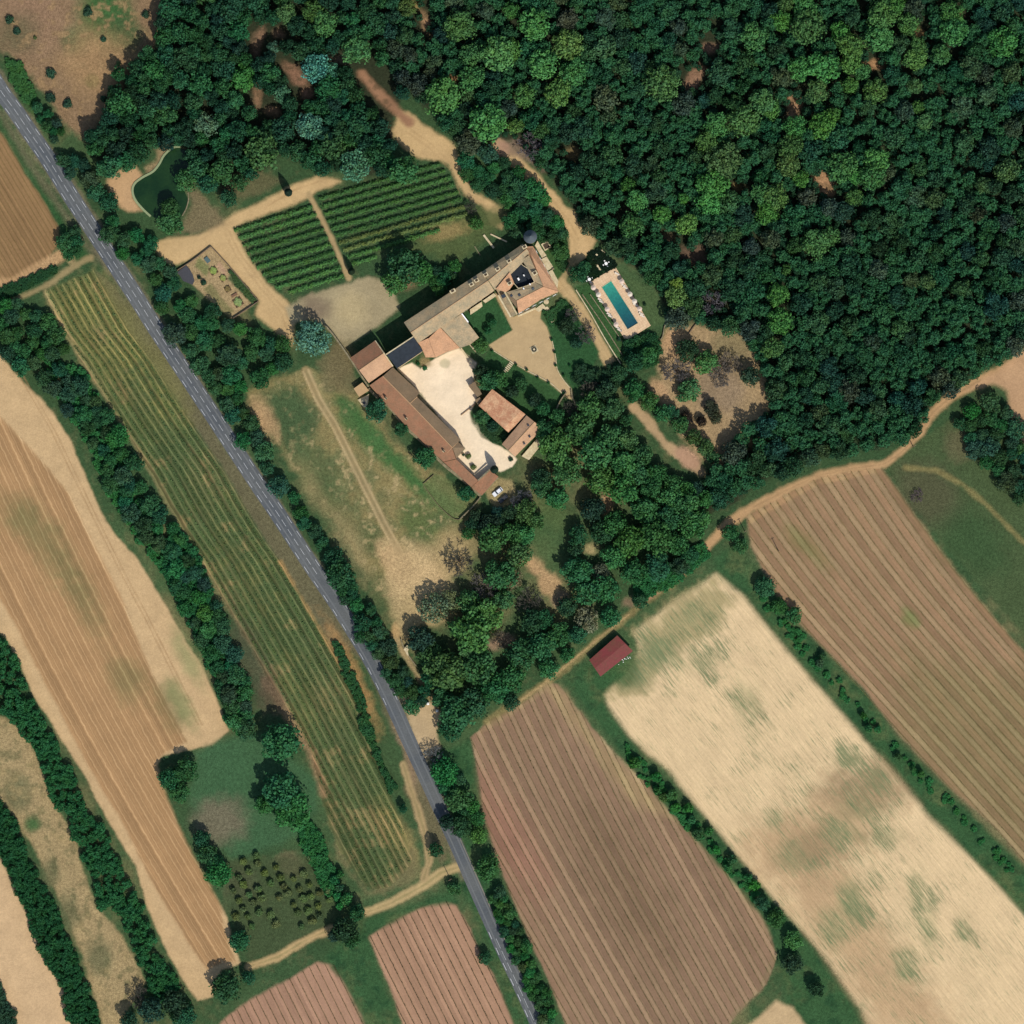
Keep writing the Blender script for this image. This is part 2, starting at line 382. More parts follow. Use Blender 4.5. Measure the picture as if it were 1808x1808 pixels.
paint([(1600,1150),(1840,1200),(1840,1560),(1700,1420),(1590,1290)], L(140,122,86), 50, 20, .8)
blob(1606,1090,14,L(112,122,72),8,8,.7,20,-.7); blob(1420,960,14,L(120,118,72),12,8,.6,50,-.8)
f3s = lambda y: 0.66 + 0.24 * smooth((y - 820) / 380.0)
f3r = field_rows(F3, 3, f3s, 30.0)
F4 = [(1265,1012),(1310,1050),(1355,1110),(1420,1185),(1500,1275),(1560,1345),(1640,1440),(1720,1520),(1780,1580),(1840,1650),(1840,1840),(1555,1840),(1500,1750),(1440,1670),(1370,1595),(1300,1510),(1235,1430),(1180,1360),(1110,1300),(1070,1240),(1062,1225),(1110,1190),(1130,1150),(1120,1115),(1180,1070),(1235,1035)]
paint(F4, L(224,194,148), 8, 4, lab=4)
STREAK[0] = 20.0
paint([(1300,1480),(1420,1420),(1560,1330),(1600,1400),(1500,1520),(1600,1700),(1700,1830),(1560,1840),(1450,1680)], L(186,152,112), 45, 30, .75)
paint([(1062,1225),(1130,1150),(1120,1115),(1200,1060),(1260,1020),(1300,1060),(1260,1110),(1180,1170),(1120,1230)], L(158,146,100), 18, 22, .75)
for b in ((1215,1090,16,10),(1165,1160,40,22),(1130,1200,26,14),(1235,1170,30,12),(1310,1240,14,28),(1335,1250,10,24),(1520,1425,36,20),(1545,1375,30,18),(1480,1470,34,18),(1405,1505,30,18),(1500,1590,18,34),(1560,1480,24,14),(1620,1570,14,32),(1600,1700,20,26),(1510,1600,16,36),(1640,1640,10,30),(1700,1640,12,22),(1500,1340,20,14),(1365,1445,14,16),(1470,1640,22,36),(1395,1520,18,16)):
    blob(b[0], b[1], b[2], L(150,148,104), 14, 8, .45, b[3], 0.0); weed(b[0], b[1], max(b[2], b[3]) * 1.5, min(b[2], b[3]) * 1.25, 0.9, .9)
weed(1230,1110,60,50,.4,.7); weed(1170,1180,60,34,.4,.7); weed(1500,1480,60,60,0,.35); weed(1560,1620,110,160,-.5,.42); weed(1400,1400,120,160,-.5,.25)
blob(1530,1390,60,L(142,120,88),40,20,.7,40); blob(1440,1500,50,L(150,125,92),35,20,.6,40)
STREAK[0] = 0.0
f4s = lambda y: 0.80
field_rows(F4, 4, f4s, 11.0)
F5 = [(648,1655),(690,1628),(740,1605),(785,1588),(805,1598),(830,1640),(850,1690),(870,1720),(895,1780),(920,1840),(722,1840),(690,1750),(665,1690)]
paint(F5, L(172,134,106), 3, 3, lab=5)
F5B = [(360,1840),(400,1795),(450,1760),(510,1728),(560,1700),(590,1702),(610,1740),(640,1790),(665,1840)]
paint(F5B, L(170,132,106), 4, 3, lab=6)
f5s = lambda y: 0.50
f5r = field_rows([F5, F5B], 5, f5s, 15.0)
F6 = [(-30,190),(0,232),(40,300),(80,360),(103,400),(106,430),(85,455),(40,490),(-30,520)]
paint(F6, L(142,112,76), 3, 3, lab=7)
paint([(-30,480),(20,492),(80,455),(112,436),(112,460),(60,490),(0,520),(-30,530)], L(190,152,108), 5, 4, .9)
f6s = lambda y: 0.60
field_rows(F6, 7, f6s, 9.0)
# long vineyard strip
RCP = [(-30,107),(26,194),(87,284),(173,420),(240,524),(323,653),(382,743),(453,852),(552,1002),(640,1140),(692,1241),(748,1365),(805,1490),(862,1620),(915,1735),(970,1860)]
line(RCP, 35, L(116,108,84), 4, 5, .85)
paint([(170,480),(200,500),(290,615),(380,760),(470,900),(560,1030),(640,1160),(680,1240),(700,1290),(690,1300),(640,1235),(560,1100),(470,960),(400,840),(300,690),(225,585)], L(106,100,72), 5, 5)
paint([(590,1150),(640,1230),(665,1330),(690,1390),(720,1450),(735,1440),(715,1370),(690,1290),(650,1180),(620,1150)], L(66,88,54), 6, 5)
F7L = [(455,60),(515,76),(560,100),(620,132),(690,176),(755,218),(830,262),(900,302),(960,338),(1030,378),(1100,418),(1160,452),(1210,482),(1260,512),(1320,545),(1390,563),(1450,580),(1500,598),(1545,628),(1572,655)]
F7R = [(478,165),(501,178),(582,224),(638,268),(694,302),(748,337),(791,366),(832,395),(895,430),(933,453),(992,494),(1088,550),(1154,588),(1193,611),(1233,635),(1269,650),(1345,668),(1381,680),(1424,697),(1480,715),(1523,726),(1565,690)]
F7 = [(x, y) for y, x in F7L[1:]] + [(x, y) for y, x in F7R[::-1]]
paint(F7, L(96,100,62), 5, 5, lab=8)
paint([(85,520),(185,485),(330,680),(330,760),(250,760),(130,600)], L(122,118,70), 25, 15, .7)
blob(700,1480,22,L(160,138,88),12,10,.7,60,-.5); blob(620,1190,14,L(176,134,84),9,10,.7,90,-.45)
line([(x + 4, y) for y, x in F7L[1:14]], 9, L(160,142,98), 4, 4, .8)
line([(x + 1, y) for y, x in F7R[10:15]], 6, L(172,138,88), 3, 4, .8)
mottle(F7, L(122, 112, 74), 25, .0, .25, .6); mottle(F7, L(56, 82, 52), 60, -.05, .2, .5); mottle(F7, L(140, 122, 82), 8, .08, .2, .5)
F7G = F7R[:13] + [(1233,633),(1300,668),(1381,710),(1460,752),(1580,814)]
ysr = np.array([a for a, b in F7G]); xsr = np.array([b for a, b in F7G])
sl = bbox(F7, 6); ROW[sl] = np.where(sdist(PXX[sl], PYY[sl], F7) > -9, (np.interp(PYY[sl], ysr, xsr) - PXX[sl]) / 13.5, ROW[sl])
line([(470,1205),(500,1250),(550,1330),(570,1400)], 16, L(150,122,88), 6, 6, .8)
# bottom left
paint([(-30,1500),(0,1512),(20,1560),(60,1640),(72,1680),(105,1735),(140,1808),(150,1850),(30,1850),(18,1770),(-30,1730)], L(208,174,130), 5, 4, lab=13)
MLO = [(-30,1260),(10,1268),(45,1290),(65,1340),(90,1400),(135,1490),(155,1560),(170,1600),(205,1640),(235,1690),(258,1735),(225,1780),(205,1850),(190,1850),(175,1790),(150,1700),(120,1620),(90,1560),(50,1480),(10,1420),(-30,1390)]
paint(MLO, L(166,144,102), 4, 5)
for b in ((30,1400,24,34),(60,1455,14,14),(90,1540,18,30),(120,1610,20,36),(175,1690,24,30)): blob(b[0], b[1], b[2], L(104,104,72), 12, 10, .8, b[3])
blob(58,1455,13,L(72,104,60),7,6,.9)
# meadow right of the tilled field
paint([(345,1330),(405,1300),(470,1290),(560,1380),(560,1470),(470,1500),(410,1520),(350,1470),(330,1400)], L(66,98,64), 10, 8)
blob(390,1450,48,L(118,108,86),20,14,.85,40); blob(430,1560,26,L(112,96,80),16,12,.7); blob(515,1530,28,L(134,112,84),14,12,.8,20)
paint([(405,1520),(560,1510),(600,1610),(590,1655),(440,1700),(415,1660),(400,1600)], L(72,84,54), 10, 10, .8)
blob(440,1170,30,L(80,76,60),18,14,.6,90,-.4); blob(480,1230,20,L(100,82,64),10,10,.6,30,-.5)
# verge strips by the road
line([(700,1275),(722,1340),(735,1400)], 14, L(142,118,90), 6, 5, .9)
paint([(715,1390),(745,1380),(795,1500),(780,1525),(760,1490)], L(116,104,76), 8, 8, .8)
paint([(585,1440),(600,1520),(650,1585),(720,1560),(740,1540),(728,1500),(690,1560),(650,1572),(620,1540)], L(120,112,76), 8, 8, .8)
# meadow west of the house
paint([(435,690),(480,668),(540,652),(600,672),(640,700),(700,780),(760,830),(850,890),(840,930),(815,950),(780,980),(800,1060),(740,1120),(715,1130),(690,1080),(640,1000),(570,890),(500,800),(470,745)], L(140,126,82), 8, 10)
blob(515,740,42,L(66,88,56),18,22,.85,60,-.4); blob(560,830,36,L(80,98,60),18,22,.7,60,-.4); blob(600,640,24,L(128,108,76),14,10,.8,40)
paint([(590,690),(640,725),(700,800),(770,870),(830,900),(790,915),(720,860),(650,800),(600,750)], L(68,104,56), 12, 14, .9)
blob(740,920,32,L(84,104,58),12,20,.8,44,-.7); blob(660,960,26,L(78,92,56),12,16,.8,40,-.6); blob(672,1040,20,L(90,98,62),12,12,.8,40,-.3)
blob(740,1030,50,L(204,170,122),18,14,.95,66,-.4); blob(690,985,22,L(200,165,118),10,12,.9,36,-.5); blob(720,1090,24,L(176,152,106),12,12,.8,44); blob(790,975,30,L(188,160,112),16,12,.7)
blob(700,1115,10,L(205,165,112),5,5,.8,16); blob(460,740,14,L(186,150,106),8,8,.9,26,-.5)
line([(540,655),(562,705),(590,750),(615,800),(650,870),(680,930),(705,975)], 13, L(172,146,100), 5, 4, .9, lab=10)
RUT = [(540,655),(562,705),(590,750),(615,800),(650,870),(680,930),(705,975)]
line([(x - 5, y + 2) for x, y in RUT], 2.6, L(206,178,128), 1.2, 1, .8); line([(x + 5, y - 2) for x, y in RUT], 2.6, L(206,178,128), 1.2, 1, .8); line(RUT, 3, L(116,112,72), 2, 2, .6)
line([(556,662),(572,705),(598,750),(640,790),(700,850),(760,905)], 3, L(150,140,96), 3, 3, .5)
MDW = [(435,690),(480,668),(540,652),(600,672),(640,700),(700,780),(760,830),(850,890),(840,930),(800,1000),(790,1080),(715,1130),(690,1080),(640,1000),(570,890),(500,800),(470,745)]
mottle(MDW, L(186,162,112), 2, .0, .4, .5); mottle(MDW, L(92,102,66), 8, -.05, .4, .55); mottle(MDW, L(80,96,60), 2, .05, .35, .5); mottle(MDW, L(82,100,64), 25, 0, .3, .4); mottle(MDW, L(190,164,116), 2, .16, .2, .6)
line(RUT, 11, L(160,138,98), 5, 5, .6); line([(x - 4, y + 2) for x, y in RUT], 2.4, L(196,170,124), 1.6, 1.5, .55); line([(x + 4, y - 2) for x, y in RUT], 2.4, L(196,170,124), 1.6, 1.5, .55)
blob(510,740,40,L(66,90,56),20,14,.6,60,-.4); blob(590,900,30,L(72,92,56),18,14,.55,60,-.5); blob(745,1035,52,L(200,170,122),22,16,.9,66,-.4); blob(700,990,24,L(190,160,114),16,12,.8,36,-.5); blob(722,1092,24,L(180,156,110),14,12,.75,44); blob(800,975,34,L(180,154,108),18,14,.7); blob(620,960,20,L(158,140,98),16,14,.6,60,-.5); blob(470,740,16,L(182,148,106),10,10,.8,36,-.5); blob(560,880,14,L(150,134,92),14,12,.6,50,-.5)
paint([(600,700),(640,735),(700,800),(760,860),(800,890),(760,880),(700,830),(640,770)], L(68,106,58), 12, 8, .8)
mottle(MLO, L(96,96,64), 2, .0, .35, .6); mottle(MLO, L(190,162,112), 8, .05, .3, .5)
mottle([(0,0),(300,0),(275,85),(150,250),(60,140)], L(104,86,62), 2, .0, .35, .5); mottle([(0,0),(300,0),(275,85),(150,250),(60,140)], L(180,146,102), 2, .05, .3, .5)
ALLG = [(-30,-30),(1840,-30),(1840,1840),(-30,1840)]
paint([(745,860),(760,835),(800,850),(850,880),(838,900),(815,925),(770,900)], L(100,112,68), 4, 5, .8)
# sandy drives
D = 10
paint([(188,318),(215,300),(240,292),(252,312),(232,330),(234,350),(252,372),(225,375),(200,355)], L(196,158,114), 5, 5, lab=D)
paint([(268,430),(300,420),(350,415),(390,395),(420,372),(470,352),(520,325),(560,310),(600,320),(560,338),(540,352),(470,378),(412,402),(428,440),(470,500),(505,530),(522,560),(515,610),(490,590),(450,555),(456,531),(372,435),(330,462),(300,470),(282,450)], SAND, 5, 4, lab=D)
line([(545,342),(560,372),(585,420),(600,455),(616,492)], 10, L(176,150,106), 3, 3, lab=D)
paint([(690,232),(705,195),(720,196),(745,218),(770,232),(800,250),(812,280),(825,315),(832,335),(868,356),(895,384),(886,405),(868,398),(850,362),(820,345),(806,322),(792,290),(780,284),(745,282),(722,268),(704,255)], SAND, 5, 5, lab=D)
line([(640,130),(665,160),(695,190),(720,215)], 18, L(160,120,90), 6, 6, lab=D)
line([(880,258),(905,278),(930,305),(955,330),(975,355),(1000,390),(1020,420)], 24, L(206,172,122), 4, 4, lab=D)
paint([(985,360),(1012,372),(1035,405),(1052,425),(1035,452),(1012,470),(1002,455),(1006,420),(990,395)], L(206,172,122), 4, 3, lab=D)
line([(1012,458),(1001,476),(994,492),(990,504)], 11, L(170,148,104), 3, 3, lab=D)
line([(980,492),(1000,512),(1015,535),(1042,578),(1076,640)], 21, L(196,166,118), 3, 3, lab=D)
paint([(880,250),(920,245),(955,258),(985,290),(960,300),(925,285),(895,275)], L(132,110,92), 8, 8, .8)
# gravel patch north of the house
paint([(505,545),(550,520),(600,505),(650,488),(688,497),(700,520),(705,548),(650,585),(608,612),(575,575),(545,562),(515,572)], L(168,152,116), 5, 5, lab=14)
blob(560,545,26,L(120,102,84),12,10,.7,22); blob(620,545,30,L(188,168,124),16,10,.8); blob(710,500,20,L(150,118,88),10,8,.8,14)
paint([(618,600),(560,640),(575,690),(620,700),(640,690),(600,610)], L(112,104,72), 8, 8, .7)
# clearing east of the house
paint([(1168,600),(1180,575),(1220,572),(1290,580),(1330,615),(1352,660),(1362,715),(1325,765),(1300,795),(1275,830),(1225,800),(1195,760),(1165,715),(1160,650)], L(168,142,104), 8, 9)
blob(1290,620,36,L(126,116,82),16,16,.7); blob(1270,690,44,L(142,122,98),20,18,.7); blob(1190,605,20,L(190,152,110),8,6,.9,26); blob(1330,760,22,L(186,156,112),10,8,.8,30)
line([(1118,718),(1140,740),(1172,780),(1205,806),(1238,834)], 15, L(184,154,114), 4, 5, lab=D)
blob(1215,810,14,L(186,146,116),6,6,.9,26,-.7); blob(1165,690,14,L(190,152,112),6,6,.8,26,-.6)
for b in ((1072,890,11,18,0.2,L(178,140,104)),(945,1000,16,14,0,L(196,158,114)),(968,1030,16,26,-.5,L(196,158,114)),(925,990,12,10,0,L(196,158,114)),(990,1060,14,16,0,L(158,132,104)),(1040,970,10,8,0,L(180,160,112)),(1055,1020,9,7,0,L(176,150,106)),(890,1130,16,12,0,L(158,128,104)),(870,1140,12,12,0,L(158,128,104)),(1112,1065,14,12,0,L(142,118,92)),(990,905,24,24,0,L(72,84,52)),
          (1253,85,22,8,.1,L(160,124,98)),(1228,135,12,22,.5,L(168,128,100)),(1220,150,12,10,0,L(158,122,96)),(1010,270,14,10,0,L(140,118,80)),(1052,240,8,22,-.2,L(124,112,72)),(1100,200,10,8,0,L(130,108,76)),(1402,180,11,14,0,L(190,146,108)),(1398,205,8,8,0,L(180,140,104)),(1455,325,18,26,-.6,L(200,154,112)),(1540,115,20,8,-.2,L(186,142,100)),(1620,58,8,7,0,L(180,144,98)),(1692,28,10,12,.3,L(158,116,90)),(1460,165,7,6,0,L(158,122,90)),(1450,10,12,10,0,L(140,106,86)),(1225,450,26,20,0,L(116,92,74)),(1180,420,12,10,0,L(130,108,82)),(1110,370,10,8,0,L(70,60,48)),(1255,385,8,12,0,L(140,108,82)),(752,40,9,24,-.45,L(196,152,112)),(735,12,8,12,0,L(150,132,82)),(462,62,10,14,0,L(150,116,90)),(490,60,12,10,0,L(150,116,90)),(452,85,8,20,0,L(156,122,96)),(455,170,8,22,0,L(158,122,92)),(480,195,16,10,.3,L(158,122,92)),(525,135,12,30,-.8,L(158,118,92)),(545,165,14,12,0,L(160,120,94)),(600,105,16,10,0,L(128,112,92)),(796,140,10,10,0,L(150,112,76)),(900,180,10,10,0,L(150,124,88)),(885,265,12,16,0,L(178,140,114)),
          (1300,330,10,9,0,L(140,118,76)),(1300,265,10,8,0,L(160,120,84)),(1345,240,8,10,0,L(160,132,96)),(1118,4,10,6,0,L(158,130,96))):
    blob(b[0], b[1], b[2], b[5], 6, 9, .8, b[3], b[4])
paint([(318,262),(338,275),(345,300),(335,325),(345,335),(385,370),(395,395),(350,412),(310,412),(325,385),(335,360),(330,320)], L(128,112,82), 8, 8, .8)
paint([(275,262),(300,255),(330,262),(310,280),(290,300),(262,312),(255,295),(275,280)], L(170,142,104), 6, 6, .7)
paint([(395,310),(460,300),(500,320),(450,345),(400,360)], L(112,100,70), 8, 8, .6)
paint([(800,380),(850,365),(890,375),(890,395),(850,430),(800,470),(760,450),(700,450),(740,420)], L(86,98,58), 10, 10, .9)
blob(790,410,34,L(160,136,88),10,12,.7,12,-.25)
paint([(860,600),(905,575),(935,560),(960,545),(975,600),(985,640),(1012,690),(1000,705),(960,690),(900,660),(880,640)], L(72,96,58), 6, 6)
# lawns about the house
paint([(818,557),(852,537),(873,524),(905,582),(864,608),(845,597)], L(52,88,52), 1.5, 1.5)
paint([(962,550),(1000,525),(1060,620),(1040,660),(1015,690),(985,650),(975,600)], L(50,86,50), 3, 4)
paint([(865,615),(912,644),(995,697),(958,757),(930,732),(880,688),(850,680),(840,650)], L(56,88,50), 3, 4)
paint([(950,430),(972,430),(1000,445),(1003,470),(985,495),(972,480),(960,450)], L(66,94,52), 3, 4)
# pale tracks south and east
line([(1240,975),(1285,925),(1330,895),(1400,860),(1450,838),(1500,828),(1560,820),(1590,800),(1625,765),(1645,730),(1680,700),(1730,672),(1790,640),(1840,600)], 15, L(190,152,108), 5, 4, lab=10)
paint([(1700,690),(1760,655),(1840,590),(1840,830),(1808,795),(1785,740),(1775,690),(1755,678)], L(196,156,116), 6, 5, .95, lab=13)
paint([(1565,830),(1625,775),(1680,740),(1760,700),(1810,790),(1840,850),(1840,1150),(1780,1090),(1700,1000),(1630,910)], L(74,90,56), 5, 5)
blob(1640,870,44,L(88,84,60),22,16,.7,60,-.7); blob(1720,960,50,L(58,84,50),30,20,.7,60,-.7); blob(1700,780,30,L(110,100,72),16,14,.6)
line([(1600,826),(1650,830),(1700,855),(1740,890),(1780,930),(1840,990)], 9, L(136,124,78), 4, 4, .8)
line([(1215,1005),(1180,1035),(1130,1068),(1095,1100),(1060,1125),(1000,1180),(950,1215),(915,1240),(860,1275)], 13, L(142,126,82), 4, 4, .8)
line([(1215,1005),(1175,1038),(1130,1068)], 5, L(170,132,100), 2, 2, .8)
line([(1110,1085),(1060,1125),(1000,1175),(955,1212),(918,1238)], 5, L(178,150,104), 2, 2, .8)
line([(815,1530),(780,1540),(745,1565),(690,1595),(650,1610)], 16, L(186,160,112), 4, 3, lab=10)
line([(585,1640),(540,1660),(490,1690),(440,1706)], 13, L(190,160,112), 4, 3, lab=10)
line([(712,1350),(722,1385),(738,1430),(752,1480),(758,1520),(748,1552)], 12, L(176,150,106), 4, 4, lab=10)
paint([(700,1210),(715,1222),(742,1245),(765,1238),(780,1262),(770,1290),(778,1322),(752,1342),(735,1310),(715,1250)], L(192,165,124), 4, 4, lab=10)
line([(700,1130),(720,1165),(745,1205),(762,1235)], 9, L(172,148,106), 4, 4, .9)
line([(160,455),(130,470),(90,500),(50,520),(-20,545)], 10, L(160,140,98), 4, 4, .9, lab=10)
line([(112,430),(125,460)], 12, L(160,140,98), 4, 4, .9)
line([(85,650),(110,680),(130,705),(150,730)], 6, L(140,124,80), 4, 4, .7)
for pts, gc in (([(815,1530),(780,1540),(745,1565),(690,1595),(650,1610)],L(140,130,84)), ([(585,1640),(540,1660),(490,1690),(440,1706)],L(140,130,84)), ([(712,1350),(722,1385),(738,1430),(752,1480),(758,1520),(748,1552)],L(136,124,82)),
    ([(1330,895),(1400,860),(1450,838),(1500,828),(1560,820),(1590,800),(1625,765),(1645,730),(1680,700),(1730,672)],L(158,128,90))): line(pts, 2.5, gc, 2, 3, .6)
for pts in ([(930,310),(955,335),(975,360),(1000,392),(1018,425)], [(985,500),(1000,520),(1015,540),(1040,580),(1074,636)], [(720,230),(760,258),(800,300),(815,340),(850,358)], [(470,365),(520,335),(570,318)], [(400,410),(420,450),(465,510),(500,550),(512,590)]):
    line([(x-3,y+2) for x,y in pts], 2, L(176,144,100), 2, 2, .5); line([(x+4,y-2) for x,y in pts], 2, L(176,144,100), 2, 2, .5)
for pts in ([(720,655),(770,680),(800,730),(850,790),(890,822)], [(725,660),(775,700),(810,760),(860,815)]): line(pts, 2.2, L(236,212,174), 3, 2, .5)
blob(760,690,20,L(240,214,176),14,8,.5); blob(835,760,12,L(240,218,182),8,6,.5,30,-.7)
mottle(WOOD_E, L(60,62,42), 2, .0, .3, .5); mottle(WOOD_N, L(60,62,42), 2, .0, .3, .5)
line([(1060,1305),(1110,1358),(1180,1432),(1230,1482),(1290,1552),(1335,1608),(1362,1655)], 8, L(176,148,112), 4, 5, .6); line([(1366,1690),(1345,1745),(1295,1795)], 7, L(140,120,88), 4, 4, .6); line([(850,1290),(925,1245),(968,1212)], 8, L(168,140,104), 4, 4, .6)
line([(1325,918),(1375,888),(1445,852),(1550,832)], 9, L(186,150,108), 4, 5, .6); line([(1560,835),(1600,895),(1650,965),(1770,1115),(1840,1195)], 9, L(170,140,100), 5, 5, .35)
blob(975,900,26,L(84,104,62),14,10,.8,44,-.3); blob(960,960,20,L(76,100,60),12,10,.8,40,-.4)
# green headlands between fields
for pts in ([(1000,1205),(1030,1170),(1100,1190),(1065,1225),(1075,1260),(1140,1340),(1240,1440),(1340,1560),(1430,1665),(1510,1780),(1540,1850),(1400,1850),(1380,1700),(1350,1620),(1270,1530),(1180,1430),(1080,1310)],
            [(1255,985),(1300,960),(1330,1000),(1380,1070),(1440,1140),(1520,1220),(1590,1310),(1690,1410),(1808,1530),(1850,1570),(1850,1660),(1770,1570),(1660,1450),(1560,1335),(1420,1175),(1320,1050),(1262,1005)],
            [(810,1560),(830,1600),(870,1690),(920,1840),(990,1840),(900,1650),(850,1540)],
            [(570,1690),(650,1620),(720,1600),(800,1570),(810,1595),(740,1600),(650,1650),(665,1700),(720,1850),(665,1850),(610,1735)],
            [(770,1330),(830,1305),(850,1440),(890,1560),(960,1730),(1010,1850),(970,1850),(900,1680),(840,1540),(800,1460)]):
    paint(pts, L(58, 90, 54), 7, 4); mottle(pts, L(96, 106, 66), 8, .0, .3, .7); mottle(pts, L(36, 68, 42), 2, .0, .3, .6)
blob(1100,1180,30,L(64,96,56),14,12,.8)
paint([(1350,1850),(1300,1830),(1370,1768),(1400,1780),(1450,1850)], L(200,170,126), 6, 4, lab=13)
# paved court and sand court
WCOURT = [(703,652),(727,640),(742,652),(757,640),(769,634),(790,622),(811,615),(842,640),(838,655),(835,672),(845,690),(840,708),(830,728),(832,745),(850,772),(886,790),(905,803),(913,812),(904,824),(884,832),(866,829),(845,850),(806,811),(822,792),(742,694)]
paint(WCOURT, L(248,224,188), 1.5, 2.2, lab=11)
blob(786,642,9,L(202,188,152),2,2,.9,8); blob(752,640,8,L(150,130,90),4,8,.8,6)
SCOURT = [(873,518),(881,520),(906,560),(913,556),(945,543),(956,546),(954,562),(965,577),(974,602),(980,630),(983,651),(994,670),(1009,687),(1012,705),(1003,704),(991,694),(970,676),(930,655),(906,641),(868,617),(863,609),(905,583)]
paint(SCOURT, COURT, 1.2, 1.0, lab=12)
paint([(855,862),(880,845),(905,850),(915,880),(900,905),(880,900),(862,880)], L(160,142,98), 4, 3, .95)
# kitchen garden plot
paint([(311,478),(372,435),(456,531),(410,563)], L(168,144,104), 2, 3)
paint([(340,470),(352,452),(372,470),(365,490)], L(112,120,72), 3, 4, .8); paint([(360,510),(372,500),(410,548),(405,560)], L(124,120,78), 3, 4, .8)
paint([(408,478),(448,525),(440,532),(402,492)], L(70,92,58), 3, 4, .9); paint([(380,470),(388,462),(402,480),(396,488)], L(186,150,118), 3, 3, .8)
# terraces by the pool
paint([(1016,505),(1040,500),(1100,600),(1095,640),(1085,625)], L(58,90,50), 2, 2)
paint([(1040,448),(1062,440),(1088,468),(1042,498),(1028,500),(1020,480)], L(34,56,36), 2, 2)
paint([(1090,470),(1160,520),(1175,570),(1150,580)], L(78,98,60), 6, 5, .9)
C *= (1 + 0.07 * WH[..., None])
C = np.clip(C, 0.003, 0.9)

def build_ground_parts(mats):
    V = np.stack([XX, YY, np.zeros_like(XX)], -1).reshape(-1, 3)
    col = np.concatenate([C.reshape(-1, 3), np.ones((V.shape[0], 1), np.float32)], 1).astype(np.float32); row = ROW.reshape(-1)
    idx = (np.arange(N)[:, None] * (N + 1) + np.arange(N)[None, :])
    wee = WEED.reshape(-1)
    for lab, (name, mat, extra) in mats.items():
        sel = idx[LAB == lab]
        if len(sel) == 0: continue
        F = np.stack([sel, sel + 1, sel + N + 2, sel + N + 1], 1)
        u, inv = np.unique(F, return_inverse=True); F = inv.reshape(F.shape); Vv = V[u].copy(); cc = col[u]; rr = row[u]; ww = wee[u]
        if lab == 0:     # carry the land on to the horizon
            b = len(Vv); h = HALF; H = 7000.0
            ring = np.array([[-h,-h,0],[h,-h,0],[h,h,0],[-h,h,0],[-H,-H,0],[H,-H,0],[H,H,0],[-H,H,0]], np.float32)
            Vv = np.concatenate([Vv, ring]); cc = np.concatenate([cc, np.tile(np.array([[*GRASS2, 1]], np.float32), (8, 1))]); rr = np.concatenate([rr, np.zeros(8, np.float32)])
            F = np.concatenate([F, np.array([[b,b+4,b+5,b+1],[b+1,b+5,b+6,b+2],[b+2,b+6,b+7,b+3],[b+3,b+7,b+4,b]])])
        ww = np.concatenate([ww, np.zeros(len(Vv) - len(ww), np.float32)])
        me = mesh_np(name, Vv, F)
        a = me.attributes.new('weed', 'FLOAT', 'POINT'); a.data.foreach_set('value', np.ascontiguousarray(ww, dtype=np.float32))
        a = me.attributes.new('Col', 'FLOAT_COLOR', 'POINT'); a.data.foreach_set('color', cc.ravel())
        a = me.attributes.new('row', 'FLOAT', 'POINT'); a.data.foreach_set('value', np.ascontiguousarray(rr, dtype=np.float32))
        o = link(name, me, mat); tag(o, kind='structure')
W1 = (1, 1, 1)
m_f1 = mat_field('tilled_field', [(0,(.98,.97,.95)),(.08,(.88,.86,.82)),(.14,(1.4,1.46,1.52)),(.22,(1.3,1.34,1.38)),(.28,(.9,.88,.85)),(.45,(1.0,1.0,1.0)),(.56,(.84,.82,.78)),(.62,(1.26,1.3,1.34)),(.70,(.9,.88,.86)),(1,(.98,.97,.95))], .25, .08, (4, .05), (.55, .07))
m_f2 = mat_field('brown_vine_field', [(0,(.92,.92,.92)),(.42,(.96,.95,.94)),(.50,(.7,.74,.66)),(.54,(1.1,1.16,1.1)),(.72,(1.22,1.3,1.25)),(.86,(1.12,1.18,1.14)),(.92,(.8,.82,.76)),(1,(.92,.92,.92))], .35, .09, (6, .03), (.55, .07))
m_f3 = mat_field('banded_vine_field', [(0,(.9,.86,.82)),(.36,(1.02,.96,.92)),(.44,(.78,.78,.7)),(.50,(1.1,1.15,1.1)),(.78,(1.18,1.26,1.2)),(.88,(.82,.84,.76)),(1,(.9,.86,.82))], .3, .09, (5, .04), (.85, .08))
m_f4 = mat_field('stubble_field', [(0,(1,1,1)),(.3,(1.03,1.03,1.02)),(.5,(.93,.93,.9)),(.7,(1.02,1.02,1.02)),(1,(1,1,1))], .9, .09, (2.7, .02), (.80, .10), .85, .03)
m_f5 = mat_field('pink_vine_field', [(0,(1,1,1)),(.35,(1.06,1.05,1.03)),(.46,(.72,.76,.7)),(.52,(.74,.78,.72)),(.62,(1.03,1.03,1.0)),(1,(1,1,1))], .3, .09, None, (.5, .06))
m_f6 = mat_field('row_field', [(0,(1.08,1.06,1.04)),(.3,(1.12,1.1,1.08)),(.5,(.72,.76,.66)),(.7,(1,1,1)),(1,(1.08,1.06,1.04))], .4, .12)
m_f7 = mat_field('grassy_vine_strip', [(0,(1.9,1.6,1.6)),(.09,(1.95,1.65,1.65)),(.18,(1.05,1.02,.95)),(.5,(.76,.84,.74)),(.82,(.85,.92,.82)),(.93,(1.1,1.05,1.0)),(1,(1.9,1.6,1.6))], .6, .16, None, (.55, .22), 0, .3)
